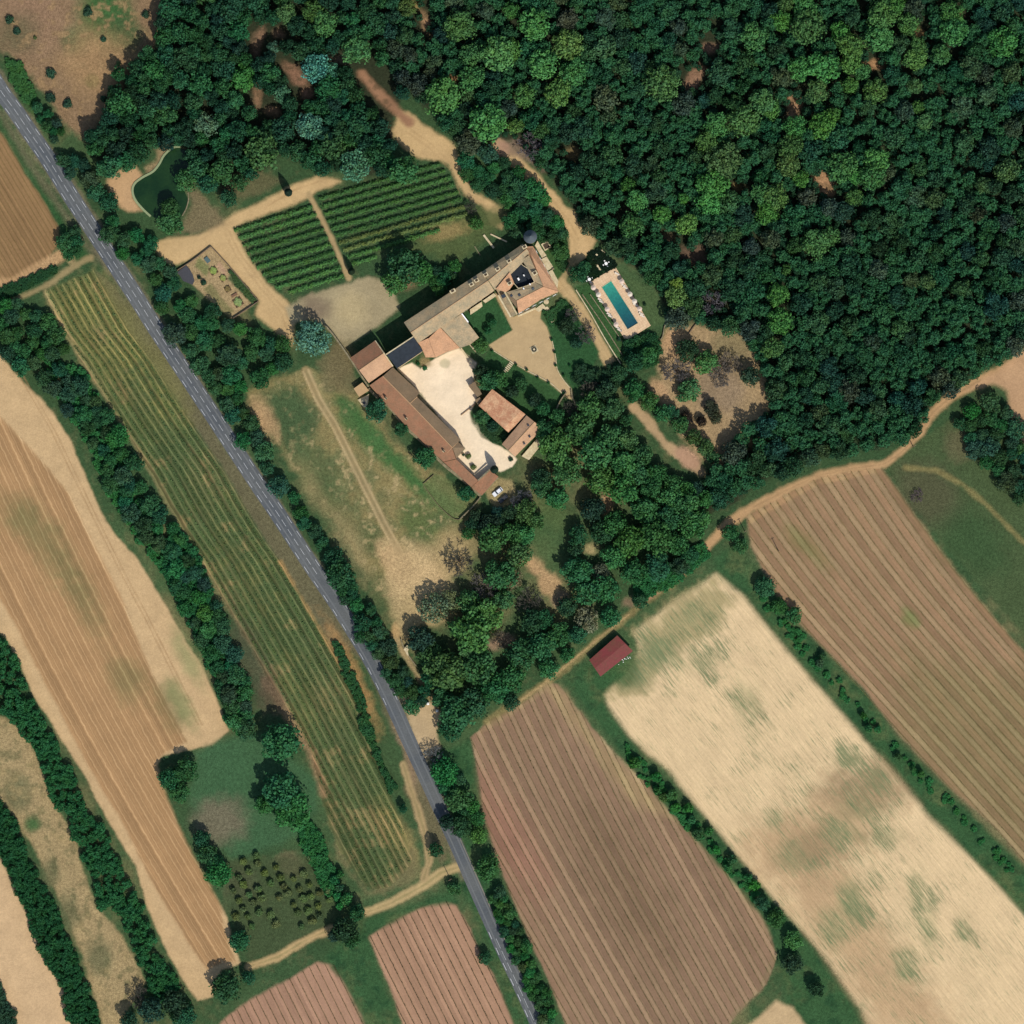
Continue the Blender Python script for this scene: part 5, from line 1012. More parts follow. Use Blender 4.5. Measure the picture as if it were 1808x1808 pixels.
def gable(r, quad, eave, ridge, mA, mB, t=.5, inset=2.0, hip=(0, 0), th=.22, wallmat=None, ridgecap=True):
    A, B, C_, D_ = quad; ra = lerp(A, D_, t); rb = lerp(B, C_, t); r0 = lerp(ra, rb, hip[0]); r1 = lerp(ra, rb, 1 - hip[1])
    m = MB(); m.slab(off(r, [W(A, eave), W(B, eave), W(r1, ridge), W(r0, ridge)]), th); m.build('roof', mA, r)
    m = MB(); m.slab(off(r, [W(r0, ridge), W(r1, ridge), W(C_, eave), W(D_, eave)]), th); m.build('roof', mB, r)
    if hip[0]: m = MB(); m.slab(off(r, [W(D_, eave), W(A, eave), W(r0, ridge)]), th); m.build('roof', mA, r)
    if hip[1]: m = MB(); m.slab(off(r, [W(B, eave), W(C_, eave), W(r1, ridge)]), th); m.build('roof', mB, r)
    if ridgecap:
        m = MB(); a, b = off(r, [W(r0, ridge + .02), W(r1, ridge + .02)]); m.tube(a, b, .16, .16, 8); m.build('ridge_tiles', wallmat or M_WALLR if False else R_CAP, r)
    cx = sum(p[0] for p in quad) / 4; cy = sum(p[1] for p in quad) / 4
    def ins(p): d = math.hypot(p[0]-cx, p[1]-cy); f = 1 - inset / max(d, 1) * 1.3; return (cx + (p[0]-cx) * f, cy + (p[1]-cy) * f)
    a, b, c, d = [ins(p) for p in quad]; e = eave - th - .03; g = ridge - th - .12
    m = MB(); ga = lerp(a, d, t); gb = lerp(b, c, t)
    v = [m.bm.verts.new(q) for q in off(r, [W(a, 0), W(b, 0), W(c, 0), W(d, 0), W(a, e), W(b, e), W(c, e), W(d, e), W(ga, g if not hip[0] else e), W(gb, g if not hip[1] else e)])]
    for f in ((0,1,5,4), (2,3,7,6), (1,2,6,9,5), (3,0,4,8,7)): m.bm.faces.new([v[i] for i in f])
    m.build('wall', wallmat or M_WALLR, r)
    return (a, b, c, d)
R_CAP = mat_simple('ridge_tile', L(190, 152, 112), .15, 2)
def flat(r, pts, zs, roofmat, wallmat=None, th=.2, name='roof', inset=1.2, walls=True):
    if not isinstance(zs, (list, tuple)): zs = [zs] * len(pts)
    m = MB(); m.slab(off(r, [W(p, z) for p, z in zip(pts, zs)]), th); m.build(name, roofmat, r)
    if walls:
        cx = sum(p[0] for p in pts) / len(pts); cy = sum(p[1] for p in pts) / len(pts); m = MB(); n = len(pts); q = []
        for p in pts: d = math.hypot(p[0]-cx, p[1]-cy); f = 1 - inset / max(d, 1); q.append((cx + (p[0]-cx) * f, cy + (p[1]-cy) * f))
        lo = [m.bm.verts.new(v) for v in off(r, [W(p, 0) for p in q])]; hi = [m.bm.verts.new(v) for v in off(r, [W(p, z - th - .02) for p, z in zip(q, zs)])]
        for i in range(n): m.bm.faces.new((lo[i], lo[(i+1) % n], hi[(i+1) % n], hi[i]))
        m.build('wall', wallmat or M_WALLR, r)
def chimney(r, x, y, zt, rz=AX, w=1.5, d=1.1, h=1.6):
    m = MB(); a = off(r, [W((x, y), zt)])[0]; m.box((a[0], a[1], zt - h/2 - 1), (w, d, h + 2), rz); c = m.build('chimney', M_WALLR, r)
    m = MB(); m.box((a[0], a[1], zt + .07), (w + .25, d + .25, .14), rz); m.build('chimney_cap', M_STONE, c)
    m = MB(); m.lathe([(.22, 0), (.26, .35), (.2, .4)], (a[0] - .3 * math.cos(rz), a[1] - .3 * math.sin(rz), zt + .14), 10); m.lathe([(.22, 0), (.26, .35), (.2, .4)], (a[0] + .3 * math.cos(rz), a[1] + .3 * math.sin(rz), zt + .14), 10); m.box((a[0], a[1], zt + .3), (w * .62, d * .6, .3), rz); m.build('chimney_pot', M_SOILB, c)
def skylight(r, x, y, z, w=1.0, rz=AX, tilt=0.0, m_=None):
    m = MB(); a = off(r, [W((x, y), z)])[0]; m.box((a[0], a[1], z), (w, w * .85, .24), rz); f = m.build('skylight', M_DARKM, r)
    m = MB(); m.box((a[0], a[1], z + .14), (w - .25, w * .6, .05), rz); m.build('pane', m_ or M_GLASS, f)
def windows(r, a, b, n, z0, rows=2, dz=3.1, wide=1.1, high=1.7):
    """shuttered windows along a facade from photo point a to b; outward is to the right of a->b in the world"""
    A = Vector(off(r, [W(a, 0)])[0]); B = Vector(off(r, [W(b, 0)])[0]); d = (B - A); Ln = d.length; d.normalize(); nn = Vector((d.y, -d.x, 0)); rz = math.atan2(d.y, d.x)
    for k in range(rows):
        for i in range(n):
            c = A + d * (Ln * (i + .5) / n) + nn * .03; z = z0 + k * dz
            m = MB(); m.box((c.x, c.y, z), (wide, .12, high), rz); w_ = m.build('window', M_WHITE, r)
            m = MB(); q = c + nn * .05; m.box((q.x, q.y, z), (wide - .2, .08, high - .2), rz); m.build('pane', M_GLASS, w_)
            m = MB()
            for s in (-1, 1): q = c + nn * .04 + d * s * (wide * .78); m.box((q.x, q.y, z), (wide * .5, .07, high), rz)
            m.build('shutter', M_SHUTTER, w_)
# 1 main long house
h1 = house('manor_house', (800, 530), 'long manor house with tan tiled roof, row of chimneys and slate court')
q = gable(h1, [(714, 571), (851, 481.5), (873, 515), (739, 607.5)], 9.2, 11.4, R_TAN(AX), R_TAN(AX), .5)
windows(h1, (741, 605), (871, 515), 12, 2.2, 2, 3.4)
gable(h1, [(851.5, 481.8), (923, 433), (937, 452), (874, 514)], 9.2, 11.4, R_TAN(AX), R_TAN(AX), .5)
m = MB(); m.slab(off(h1, [W((739, 607), 9.0), W((757, 598.5), 9.0), W((749, 620), 8.0)]), .2); m.build('roof', R_ORG(AX), h1)
flat(h1, [(742, 608), (757, 598.5), (769, 632), (752, 632)], [8.6, 8.2, 6.6, 6.8], R_ORG(AX))
for x, y in ((833, 505), (842, 498), (858, 488), (879, 478), (899, 464)): chimney(h1, x, y, 12.0)
chimney(h1, 926, 439, 11.6); chimney(h1, 800, 516.5, 11.6, w=1.9); chimney(h1, 900, 503, 11.8)
# orange and grey side roofs
flat(h1, [(757.3, 598.8), (777.5, 579.5), (812, 615), (790, 622), (769.5, 632)], [8.3, 8.3, 5.6, 5.6, 5.9], R_ORG(AX))
flat(h1, [(778.2, 579), (815, 556), (846, 597), (831, 609), (813, 615.5)], [8.6, 8.6, 6.2, 6.2, 6.2], R_TAN(AX + 1.57))
m = MB(); m.slab(off(h1, [W((815, 556), 8.8), W((816.5, 554.8), 8.8), W((828, 570), 8.0), W((826.5, 571), 8.0)]), .3); m.build('parapet', M_WHITE, h1)
# south balcony of the long facade
m = MB(); m.slab(off(h1, [W((830, 547), 3.6), W((850.5, 533.5), 3.6), W((852, 541), 3.6), W((843, 548), 3.6), W((830.5, 556), 3.6)]), 3.4); m.build('terrace', M_STONE, h1)
m = MB(); m.slab(off(h1, [W((852.5, 532), 4.6), W((872, 518.5), 4.6), W((876, 523), 4.6), W((857, 535.5), 4.6)]), 4.4); m.build('terrace', M_STONE, h1)
# east block round the slate court
e1 = h1
flat(e1, [(937, 451.5), (928, 438), (941, 437), (986, 516), (959, 508)], [11.2, 9.6, 8.2, 8.2, 10.2], R_ORG(AX + 1.57), th=.25)
flat(e1, [(920.5, 461), (934, 453.5), (958.5, 507), (943.5, 499.5), (930, 474)], [9.4, 10.8, 10.0, 9.0, 9.2], R_TAN(AX + 1.57), walls=False)
flat(e1, [(959, 508.5), (986, 516.5), (955, 530), (915.5, 555), (912, 533)], [10.2, 8.2, 8.2, 8.2, 10.0], R_ORG(AX), th=.25)
flat(e1, [(894, 518), (915.5, 511.5), (943.5, 500), (958.5, 508), (911.5, 532.5)], [8.8, 8.6, 8.8, 10.0, 9.8], R_TAN(AX), walls=False)
flat(e1, [(894, 518.5), (911.5, 533), (913, 546), (900, 530)], [8.7, 9.8, 8.2, 8.2], R_BRN(AX + 1.57), walls=False)
flat(e1, [(876, 512), (900, 483), (908, 502), (900, 513), (893, 518)], [10.2, 10.6, 9.0, 8.8, 8.8], R_ORG(AX), walls=False)
COURTP = [(897.5, 481), (905, 476), (912, 471), (918, 465.5), (923, 470.5), (931.5, 476), (943.5, 499.8), (931, 506), (915, 511), (908, 503)]
flat(e1, COURTP, 6.6, M_SLATE, walls=False, name='slate_court_roof')
m = MB()
for i in range(len(COURTP)):
    a, b = COURTP[i], COURTP[(i+1) % len(COURTP)]; A, B = off(e1, [W(a, 0), W(b, 0)]); m.tube((A[0], A[1], 8.9), (B[0], B[1], 8.9), .14, .14, 5)
m.build('parapet', M_STONE, e1)
m = MB()
for i in range(len(COURTP)):
    a, b = COURTP[i], COURTP[(i+1) % len(COURTP)]; v = off(e1, [W(a, 6.3), W(b, 6.3), W(b, 8.8), W(a, 8.8)]); m.poly(v)
m.build('court_wall', M_WALLR, e1)
for x, y, s in ((915.5, 494.5, 1.1), (925, 488, .7), (935.5, 504, .7), (924.5, 511.5, .7)): m = MB(); a = off(e1, [W((x, y), 6.8)])[0]; m.box((a[0], a[1], 7.3 if y < 500 else 9.3), (s * .6, s * .95, .8), .5); m.build('roof_vent', M_WHITE, e1)
chimney(e1, 944, 485, 11.4, w=1.6, d=1.3); skylight(e1, 903, 524, 9.3); skylight(e1, 917, 523, 9.6); skylight(e1, 941, 512, 9.6, m_=M_SLATEG); skylight(e1, 889, 524, 6.2, 1.6)
windows(e1, (913, 556), (985, 519), 6, 2.2, 2, 3.2); windows(e1, (984, 513), (944, 440), 6, 2.2, 2, 3.2)
# narrow stair wing west of the south range
flat(e1, [(876, 512), (884, 507), (911, 556), (904, 561)], [4.2, 4.2, 4.2, 4.2], R_TAN(1.0), M_STONE); 
m = MB(); m.slab(off(e1, [W((884.5, 507), 5.0), W((887, 505.5), 5.0), W((914, 555.5), 5.0), W((911.5, 556.5), 5.0)]), .7); m.build('parapet', M_STONE, e1)
m = MB(); m.slab(off(e1, [W((878.5, 523), 5.0), W((881, 521.5), 5.0), W((903, 560), 5.0), W((900.5, 561.5), 5.0)]), .7); m.build('parapet', M_STONE, e1)
# round corner tower
tw = house('corner_tower', (936, 421), 'round corner tower with dark conical slate roof at the north tip of the manor', 'tower')
m = MB(); m.lathe([(2.1, 0), (2.1, 11.2), (2.3, 11.3)], (0, 0, 0), 24); m.build('wall', M_WALLR, tw)
m = MB(); m.lathe([(2.55, 11.25), (1.2, 13.6), (0.0, 16.0)], (0, 0, 0), 24); m.build('roof', M_SLATEG, tw)
m = MB(); m.tube((0, 0, 15.9), (0, 0, 17), .05, .02); m.build('finial', M_DARKM, tw)
# east terrace of the manor
te = house('stone_terrace', (957, 450), 'cream stone terrace along the east side of the manor', 'terrace')
for pts, z in (([(944.5, 434), (949, 425.5), (957, 440), (965, 451), (957, 455.5)], .9), ([(955, 458), (965, 453), (977, 472), (966, 478.5)], .7), ([(968, 480), (975, 476), (986, 497), (984, 509)], .5)):
    m = MB(); m.slab(off(te, [W(p, z) for p in pts]), z); m.build('paving', M_STONE, te)
m = MB(); m.slab(off(te, [W((974, 475), 1.3), W((977, 473), 1.3), W((979, 475), 1.3), W((976, 477.5), 1.3)]), 1.3); m.build('planter', M_STONE_OLD, te)
def basin(x, y, w, rz, label, inner=M_WOOD):
    r = empty('stone_basin', P(x, y), rz); tag(r, label, 'basin')
    m = MB()
    for a, b, c, d in ((-w/2, 0, .45, w + .45), (w/2, 0, .45, w + .45), (0, -w/2, w - .45, .45), (0, w/2, w - .45, .45)): m.box((a, b, .35), (c, d, .7))
    m.build('rim', M_STONE, r); m = MB(); m.box((0, 0, .2), (w - .5, w - .5, .3)); m.build('grate', inner, r)
M_GRATE = mat_simple('dark_water_grate', L(84, 72, 58), .3, 5)
basin(964.5, 434, 2.5, AX, 'square basin with pale rim on the grass east of the manor terrace', M_GRATE); basin(975, 561.5, 2.5, AX, 'square basin with pale rim in the shrub bed north-east of the forecourt', M_GRATE)
def slabthing(name, pts, z, mat, label, cat, th=None, kind=None):
    m = MB(); m.slab([tuple(P(*p)[:2]) + (z,) for p in pts], th or z); o = m.build(name, mat); tag(o, label, cat, None, kind); return o
slabthing('stone_path', [(960, 545), (966, 541), (978, 554), (974, 557)], .3, M_STONE, 'short cream stone path to the southern square basin', 'path')
slabthing('terrace_step', [(944, 546), (958, 536), (964, 543), (951, 551)], .35, M_STONE, 'cream stone landing at the south-east corner of the manor', 'terrace')
m = MB(); m.lathe([(.95, .0), (.95, .45), (0, .5)], tuple(P(964.5, 533, 0)), 20); tag(m.build('round_table', M_STONE), 'round cream stone table at the south-east corner of the manor', 'table')
m = MB()
for i in range(9):
    a = P(916 + i * 3.4, 556.5 - i * 1.5); m.lathe([(.5, 0), (.62, .5), (.3, .8)], (a.x, a.y, 0), 8)
for i in range(9): pass
bal = m.build('balustrade', M_STONE); tag(bal, 'low pale balustrade along the south front of the manor', 'balustrade')
m = MB(); m.slab([tuple(P(915, 558.5)[:2]) + (.95,), tuple(P(945, 545)[:2]) + (.95,), tuple(P(944, 543.6)[:2]) + (.95,), tuple(P(914, 557)[:2]) + (.95,)], .2); m.build('rail', M_STONE, bal)
# 2 link wing
lk = house('link_wing', (715, 625), 'tall link wing with dark slate roof between the square house and the long manor')
flat(lk, [(683.5, 627.5), (731, 596.5), (747.5, 621), (702, 652)], [11.6, 11.6, 9.0, 9.0], M_SLATE)
m = MB(); m.slab(off(lk, [W((682.5, 627), 12.3), W((730.5, 595.6), 12.3), W((731.3, 597), 12.3), W((683.8, 628.6), 12.3)]), 1.4); m.build('parapet', M_STONE, lk)
# 3 square house
sq = house('square_house', (656, 640), 'square house with two toned pink roof at the west corner of the courtyard')
gable(sq, [(619, 633), (663, 602.5), (694, 647.5), (652, 677)], 6.0, 8.6, R_RED(AX), R_PNK(AX), .5)
m = MB(); a, b = off(sq, [W((663.5, 602.5), 6.2), W((679, 624.5), 8.8)]); c_ = off(sq, [W((694.5, 647.5), 6.2)])[0]; m.tube(a, b, .22, .22); m.tube(b, c_, .22, .22); m.build('verge_tiles', M_STONE, sq)
# 4 long wing down the west side
BX = math.atan2(-1, 1.05)
lw = house('long_wing', (740, 740), 'long narrow wing with red-brown tiled roof along the south-west side of the courtyard')
flat(lw, [(653, 681), (676.5, 665), (724, 713), (798.5, 790.5), (805.5, 810.5), (783, 815.5), (717, 752)], [4.6, 7.0, 7.0, 7.0, 6.2, 4.6, 4.6], R_RED(BX), inset=1.5)
flat(lw, [(677, 665), (694, 649), (742, 694), (724.3, 712.5)], [7.0, 4.8, 4.8, 7.0], R_BRN(BX))
flat(lw, [(724.8, 713), (737, 701.5), (814, 777), (798.8, 790)], [7.0, 5.4, 5.4, 7.0], R_BRN(BX))
flat(lw, [(799.3, 790.8), (809, 780.5), (821, 791), (806, 810)], [6.8, 5.0, 5.0, 5.6], R_BRN(BX))
flat(lw, [(783.5, 816), (806, 811.2), (844.5, 849), (832, 860)], [4.4, 4.4, 4.2, 4.2], R_RED(BX))
flat(lw, [(832.3, 860.3), (844.8, 849.3), (866, 830.5), (880, 841.5), (851, 875)], [3.4, 3.6, 3.2, 3.0, 3.0], R_RED(AX))
m = MB(); a = [off(lw, [W(p, z)])[0] for p, z in (((676.7, 665), 7.1), ((724.4, 712.8), 7.1), ((798.8, 790.4), 7.1))]; m.tube(a[0], a[1], .2, .2); m.tube(a[1], a[2], .2, .2)
a = [off(lw, [W(p, z)])[0] for p, z in (((724.4, 713), 7.1), ((737, 701), 5.5))]; m.tube(a[0], a[1], .2, .2); a = [off(lw, [W(p, z)])[0] for p, z in (((799, 790.6), 7.0), ((809, 780.2), 5.2))]; m.tube(a[0], a[1], .2, .2)
a = [off(lw, [W(p, z)])[0] for p, z in (((798.8, 790.4), 7.0), ((784, 807), 5.0))]; m.tube(a[0], a[1], .12, .12)
m.build('ridge_tiles', R_CAP, lw)
m = MB(); m.slab(off(lw, [W((843, 848), 3.9), W((864, 828.5), 3.9), W((866, 830.5), 3.9), W((845, 849.5), 3.9)]), .2); m.build('gutter_wall', M_STONE_OLD, lw)
for x, y in ((682, 704), (718, 740), (784, 797)): chimney(lw, x, y, 7.0, BX, .7, .6, .8)
windows(lw, (812, 779), (740, 706), 9, 2.0, 1, 3, 1.2, 1.9)
# 5 barns on the east side of the courtyard
b5 = house('tiled_barn', (887, 726), 'barn with orange mottled tiled roof on the east side of the courtyard')
gable(b5, [(845, 716.5), (869, 687.5), (929, 733), (897.5, 764)], 4.6, 5.6, R_MOT(BX), R_MOT(BX), .85, ridgecap=False)
b6 = house('gate_house', (922, 778), 'pale pink tiled gate house with three small skylights, east side of the courtyard')
gable(b6, [(929.5, 734), (886, 785), (909.5, 806.5), (958, 757.5)], 5.6, 7.4, R_PNK(-BX), R_PNK(-BX), .5)
for x, y in ((932.5, 751.5), (935, 771.5), (925.5, 783.5)): skylight(b6, x, y, 7.2, .8)
slabthing('stone_terrace', [(921, 805.5), (948.5, 774), (957.5, 783), (934, 812.5)], 1.1, M_STONE, 'cream stone terrace on the south-east side of the pink gate house', 'terrace')
s1 = house('lean_to_shed', (838, 690), 'small brown tiled lean-to at the north edge of the pale courtyard', 'shed')
flat(s1, [(827, 681.5), (838.5, 674), (851, 696), (843, 701.5)], [3.2, 3.2, 3.0, 3.0], R_BRN(BX)); 
s2 = house('lean_to_shed', (846, 707), 'tiny brown tiled shed roof beside the mottled barn', 'shed'); flat(s2, [(838.5, 707), (847, 701.5), (851, 708), (844, 714.5)], [3, 3, 2.8, 2.8], R_BRN(BX))
an = house('annex', (638, 688), 'small flat-roofed sandy annex outside the west wall', 'building')
flat(an, [(625, 686.5), (640.5, 675.5), (652, 690), (634.5, 701)], 3.2, mat_simple('sandy_roof', L(196, 160, 116), .08, 1.5))
ru = house('stone_platform', (641, 709), 'pale stone platform with a dark hatch south of the sandy annex', 'platform')
m = MB(); m.slab(off(ru, [W(p, .8) for p in ((632, 706), (652, 695.5), (651, 704), (648, 720), (641, 718))]), .8); m.build('paving', M_STONE, ru); m = MB(); a = off(ru, [W((643, 711.5), .9)])[0]; m.box((a[0], a[1], .86), (.9, .9, .12), AX); m.build('hatch', M_DARKM, ru)
# red roofed field barn
fb = house('field_barn', (1078, 1157), 'isolated barn with rusty red sheet roof at the head of the pale stubble field', 'barn')
gable(fb, [(1040, 1165), (1089.5, 1121.5), (1117, 1149), (1060, 1194)], 3.4, 3.95, M_RUST, M_RUST, .5, ridgecap=False, wallmat=M_STONE_OLD)
m = MB(); a = off(fb, [W((1103, 1165), .2)])[0]
for i in range(14): x, y = R_.uniform(-2.4, 2.4), R_.uniform(-.7, .7); m.box((a[0] + x, a[1] + y + x * .5, R_.uniform(.1, .5)), (R_.uniform(.12, .34), R_.uniform(.12, .3), .3), R_.random())
m.bm.verts.ensure_lookup_table(); rb = m.build('rubble', M_WHITE); rb.location = fb.location; tag(rb, 'scatter of white rubble along the south side of the field barn', 'rubble', None, 'stuff')

# ------------------------------------------------------------------ walls, steps, pond, pool
def wall(pl, w, h, mat, label, name='stone_wall', cat='wall', base=0.0):
    p = catmull(pl, 3.0) if len(pl) > 2 else np.array(pl, float); q = np.stack([PX(p[:, 0]), PY(p[:, 1])], 1)
    t_ = np.gradient(q, axis=0); t_ /= np.linalg.norm(t_, axis=1)[:, None]; nn = np.stack([t_[:, 1], -t_[:, 0]], 1); n = len(q); m = MB()
    r4 = [[m.bm.verts.new((*(q[i] + nn[i] * s * w / 2), z)) for s, z in ((-1, base), (-1, h), (1, h), (1, base))] for i in range(n)]
    for a, b in zip(r4, r4[1:]):
        for i in range(4): m.bm.faces.new((a[i], a[(i+1) % 4], b[(i+1) % 4], b[i]))
    m.bm.faces.new(r4[0]); m.bm.faces.new(r4[-1][::-1]); o = m.build(name, mat); tag(o, label, cat); return o
wall([(572, 573), (586, 588), (605, 614), (620, 636), (635, 659), (651, 683)], .6, 2.2, M_STONE_OLD, 'old stone wall running from the gravel yard down past the square house')
wall([(651, 686), (668, 703), (690, 722), (714, 752), (750, 785), (783, 820), (815, 846), (849, 876)], 1.0, 1.1, M_STONE_OLD, 'pale retaining wall at the foot of the long wing')
wall([(849, 877), (836, 893), (812, 917)], .5, 1.4, M_STONE_OLD, 'low wall running south-west from the corner of the long wing')
wall([(851, 873), (880, 843)], .5, 1.6, M_STONE_OLD, 'straight low wall between the long wing and the parking ground')
wall([(812, 917), (800, 915), (775, 893), (749, 858), (750, 852), (766, 838)], .12, .7, M_WOOD, 'faint low fence round the lawn west of the long wing', 'garden_fence', 'fence')
wall([(814, 615), (829, 636), (839, 648)], .6, 1.0, M_STONE, 'white coping wall between courtyard and planted garden')
wall([(829, 608), (840, 622), (834, 612)], .3, .8, M_STONE, 'short thin wall behind the white coping wall')
wall([(840, 713), (828, 722), (814, 733)], .35, .5, mat_simple('brown_kerb', L(160, 128, 96), .1, 2), 'thin brown kerb crossing the pale courtyard', 'kerb', 'kerb')
wall([(958, 757), (965, 747), (978, 730), (990, 707), (1000, 693)], .45, 1.8, M_STONE_OLD, 'old garden wall closing the lower garden lawn')
wall([(1008, 688), (1012, 705), (1022, 722)], .4, 1.2, M_STONE_OLD, 'short stone wall at the tip of the sandy forecourt')
wall([(868, 617), (906, 641)], .25, .3, M_STONE, 'pale edging stone west of the garden steps', 'edging', 'edging'); wall([(910, 643), (930, 654), (970, 675), (992, 694)], .25, .3, M_STONE, 'pale edging stone along the south-west side of the forecourt', 'edging', 'edging')
wall([(975, 602), (981, 630), (984, 652), (995, 671), (1009, 688)], .25, .3, M_STONE, 'pale edging stone along the east side of the forecourt', 'edging', 'edging')
wall([(1017, 512), (1042, 552), (1068, 598), (1098, 646)], .35, .9, M_STONE, 'long thin pale terrace wall beside the sandy track', 'terrace_wall')
wall([(1028, 520), (1060, 566), (1098, 626)], .35, .9, M_STONE_OLD, 'second thin terrace wall between track and pool', 'terrace_wall')
wall([(1042, 520), (1066, 555), (1102, 608)], .3, .9, M_STONE_OLD, 'terrace wall closest to the pool deck', 'terrace_wall')
wall([(854, 415), (872, 438)], .75, .6, M_STONE, 'pale stone bench wall north of the manor, thickest of three', 'bench_wall'); wall([(866, 413.5), (895, 427)], .5, .6, M_STONE, 'pale stone bench wall north of the manor, slanting towards the tower', 'bench_wall'); wall([(838, 435), (848, 451)], .3, .5, M_STONE_OLD, 'thin pale bench wall north of the manor, westernmost', 'bench_wall')
wall([(708, 1128), (712, 1140), (722, 1158), (735, 1176)], .4, 1.2, M_STONE_OLD, 'low wall along the narrow dirt path by the dark trees')
slabthing('stone_hut', [(713, 1146), (719, 1139), (724, 1141), (720, 1150), (722, 1158), (719, 1157)], 1.4, M_STONE, 'small cream stone ruin half under the dark trees by the dirt path', 'ruin')
wall([(1183, 565), (1174, 575), (1170, 594), (1166, 600)], .35, 1.0, M_STONE_OLD, 'curved low wall at the north-west rim of the clearing'); wall([(1231, 570), (1224, 578), (1216, 590)], .3, .8, M_WOOD, 'short wooden rail at the top of the clearing', 'rail', 'rail')
st = empty('garden_steps', P(898, 648), math.radians(53)); tag(st, 'cream stone garden steps at the south-west side of the sandy forecourt', 'steps')
for i in range(7): m = MB(); m.box((-2.2 + i * .72, 0, .35 - .045 * (6 - i)), (.45, 1.7, .25)); m.build('step', M_STONE, st)
# pond
POND = [(313,260),(300,264),(290,275),(281,291),(270,303),(252,314),(239,325),(235,336),(240,352),(254,369),(266,380),(280,388),(300,390),(318,383),(328,370),(332,355),(327,340),(322,325),(328,305),(334,288),(332,268)]
t = NT('pond_water', .2, .2); p = t.pos(); t.base(t.scale(t.mix(t.mapr(t.noise(.15, 3, .6, p), .4, .62, 0, 1), L(24, 52, 28), L(34, 62, 32)), t.mapr(t.noise(1.5, 3, .6, p), .3, .7, .85, 1.15))); t.bump(t.noise(1.2, 2, .5, p), .05, .05)
pp = catmull(POND + [POND[0]], 2.5)[:-1]; m = MB(); m.poly([(PX(a), PY(b), .10) for a, b in pp]); pw = m.build('pond', t.m); tag(pw, kind='structure')
wall([(318,259),(305,261),(290,274),(281,290),(270,303),(252,313),(238,324),(234,337),(239,353),(253,370),(266,382)], .8, .35, mat_simple('mossy_kerb', L(150, 160, 118), .2, 3), 'pale curved stone rim along the west bank of the green pond', 'pond_rim', 'rim')
wall([(332,340),(333,352),(329,368),(322,381)], .4, .3, M_STONE_OLD, 'thin dark stone rim along the east bank of the green pond', 'pond_rim', 'rim')
# pool
DK = [(1040,498.5),(1087,472),(1149,575),(1105,602)]; PL = [(1062,507),(1079,495.5),(1127,570.5),(1108,582)]
t = NT('pool_paving', .8, .2); p = t.pos(); br_ = t.new('ShaderNodeTexBrick'); mp = t.new('ShaderNodeMapping'); mp.inputs['Rotation'].default_value = (0, 0, -AX - .05); t.l.new(p, mp.inputs[0]); t.l.new(mp.outputs[0], br_.inputs['Vector'])
br_.offset = 0; br_.inputs['Scale'].default_value = 1; br_.inputs['Brick Width'].default_value = .9; br_.inputs['Row Height'].default_value = .9; br_.inputs['Mortar Size'].default_value = .03
br_.inputs['Color1'].default_value = (*L(236, 202, 160), 1); br_.inputs['Color2'].default_value = (*L(226, 188, 148), 1); br_.inputs['Mortar'].default_value = (*L(196, 160, 120), 1); t.base(t.scale(br_.outputs[0], t.mapr(t.noise(1.5, 3, .7, p), .3, .7, .9, 1.08)))
dk = empty('swimming_pool', P(1095, 538)); tag(dk, 'rectangular turquoise swimming pool in a pale paved deck with parasols', 'swimming pool')
m = MB()
for i in range(4): j = (i + 1) % 4; m.slab(off(dk, [W(DK[i], .45), W(DK[j], .45), W(PL[j], .45), W(PL[i], .45)]), .45)
m.build('deck', t.m, dk)
t = NT('pool_water', .08, .5); p = t.pos(); sx = t.new('ShaderNodeVectorMath', operation='DOT_PRODUCT'); t.l.new(p, sx.inputs[0]); sx.inputs[1].default_value = (.50, -.866, 0)
c0 = P(1070, 500).dot(Vector((.5, -.866, 0))); c1 = P(1117, 577).dot(Vector((.5, -.866, 0)))
g = t.mapr(sx.outputs['Value'], c0, c1, 0, 1); cr_ = t.new('ShaderNodeValToRGB'); e = cr_.color_ramp.elements; e[0].color = (*L(60, 160, 132), 1); e[1].color = (*L(28, 70, 84), 1); e[1].position = 1.0; q_ = e.new(.5); q_.color = (*L(34, 112, 106), 1); t.l.new(g, cr_.inputs[0])
t.base(t.scale(cr_.outputs[0], t.mapr(t.noise(1.6, 3, .7, p), .3, .7, .8, 1.2))); t.bump(t.noise(2.5, 2, .5, p), .15, .05)
m = MB(); m.poly(off(dk, [W(q, .22) for q in PL])); m.build('water', t.m, dk)
m = MB()
for i in range(4): j = (i + 1) % 4; A = Vector(off(dk, [W(PL[i], 0)])[0]); B = Vector(off(dk, [W(PL[j], 0)])[0]); m.tube((A.x, A.y, .47), (B.x, B.y, .47), .13, .13, 6)
m.build('coping', M_STONE, dk)
slabthing('stone_path', [(1040, 449), (1044, 446.5), (1052, 461), (1065, 483), (1062, 485), (1048, 464)], .12, M_STONE, 'narrow cream stone path from the forest drive to the pool deck', 'path')
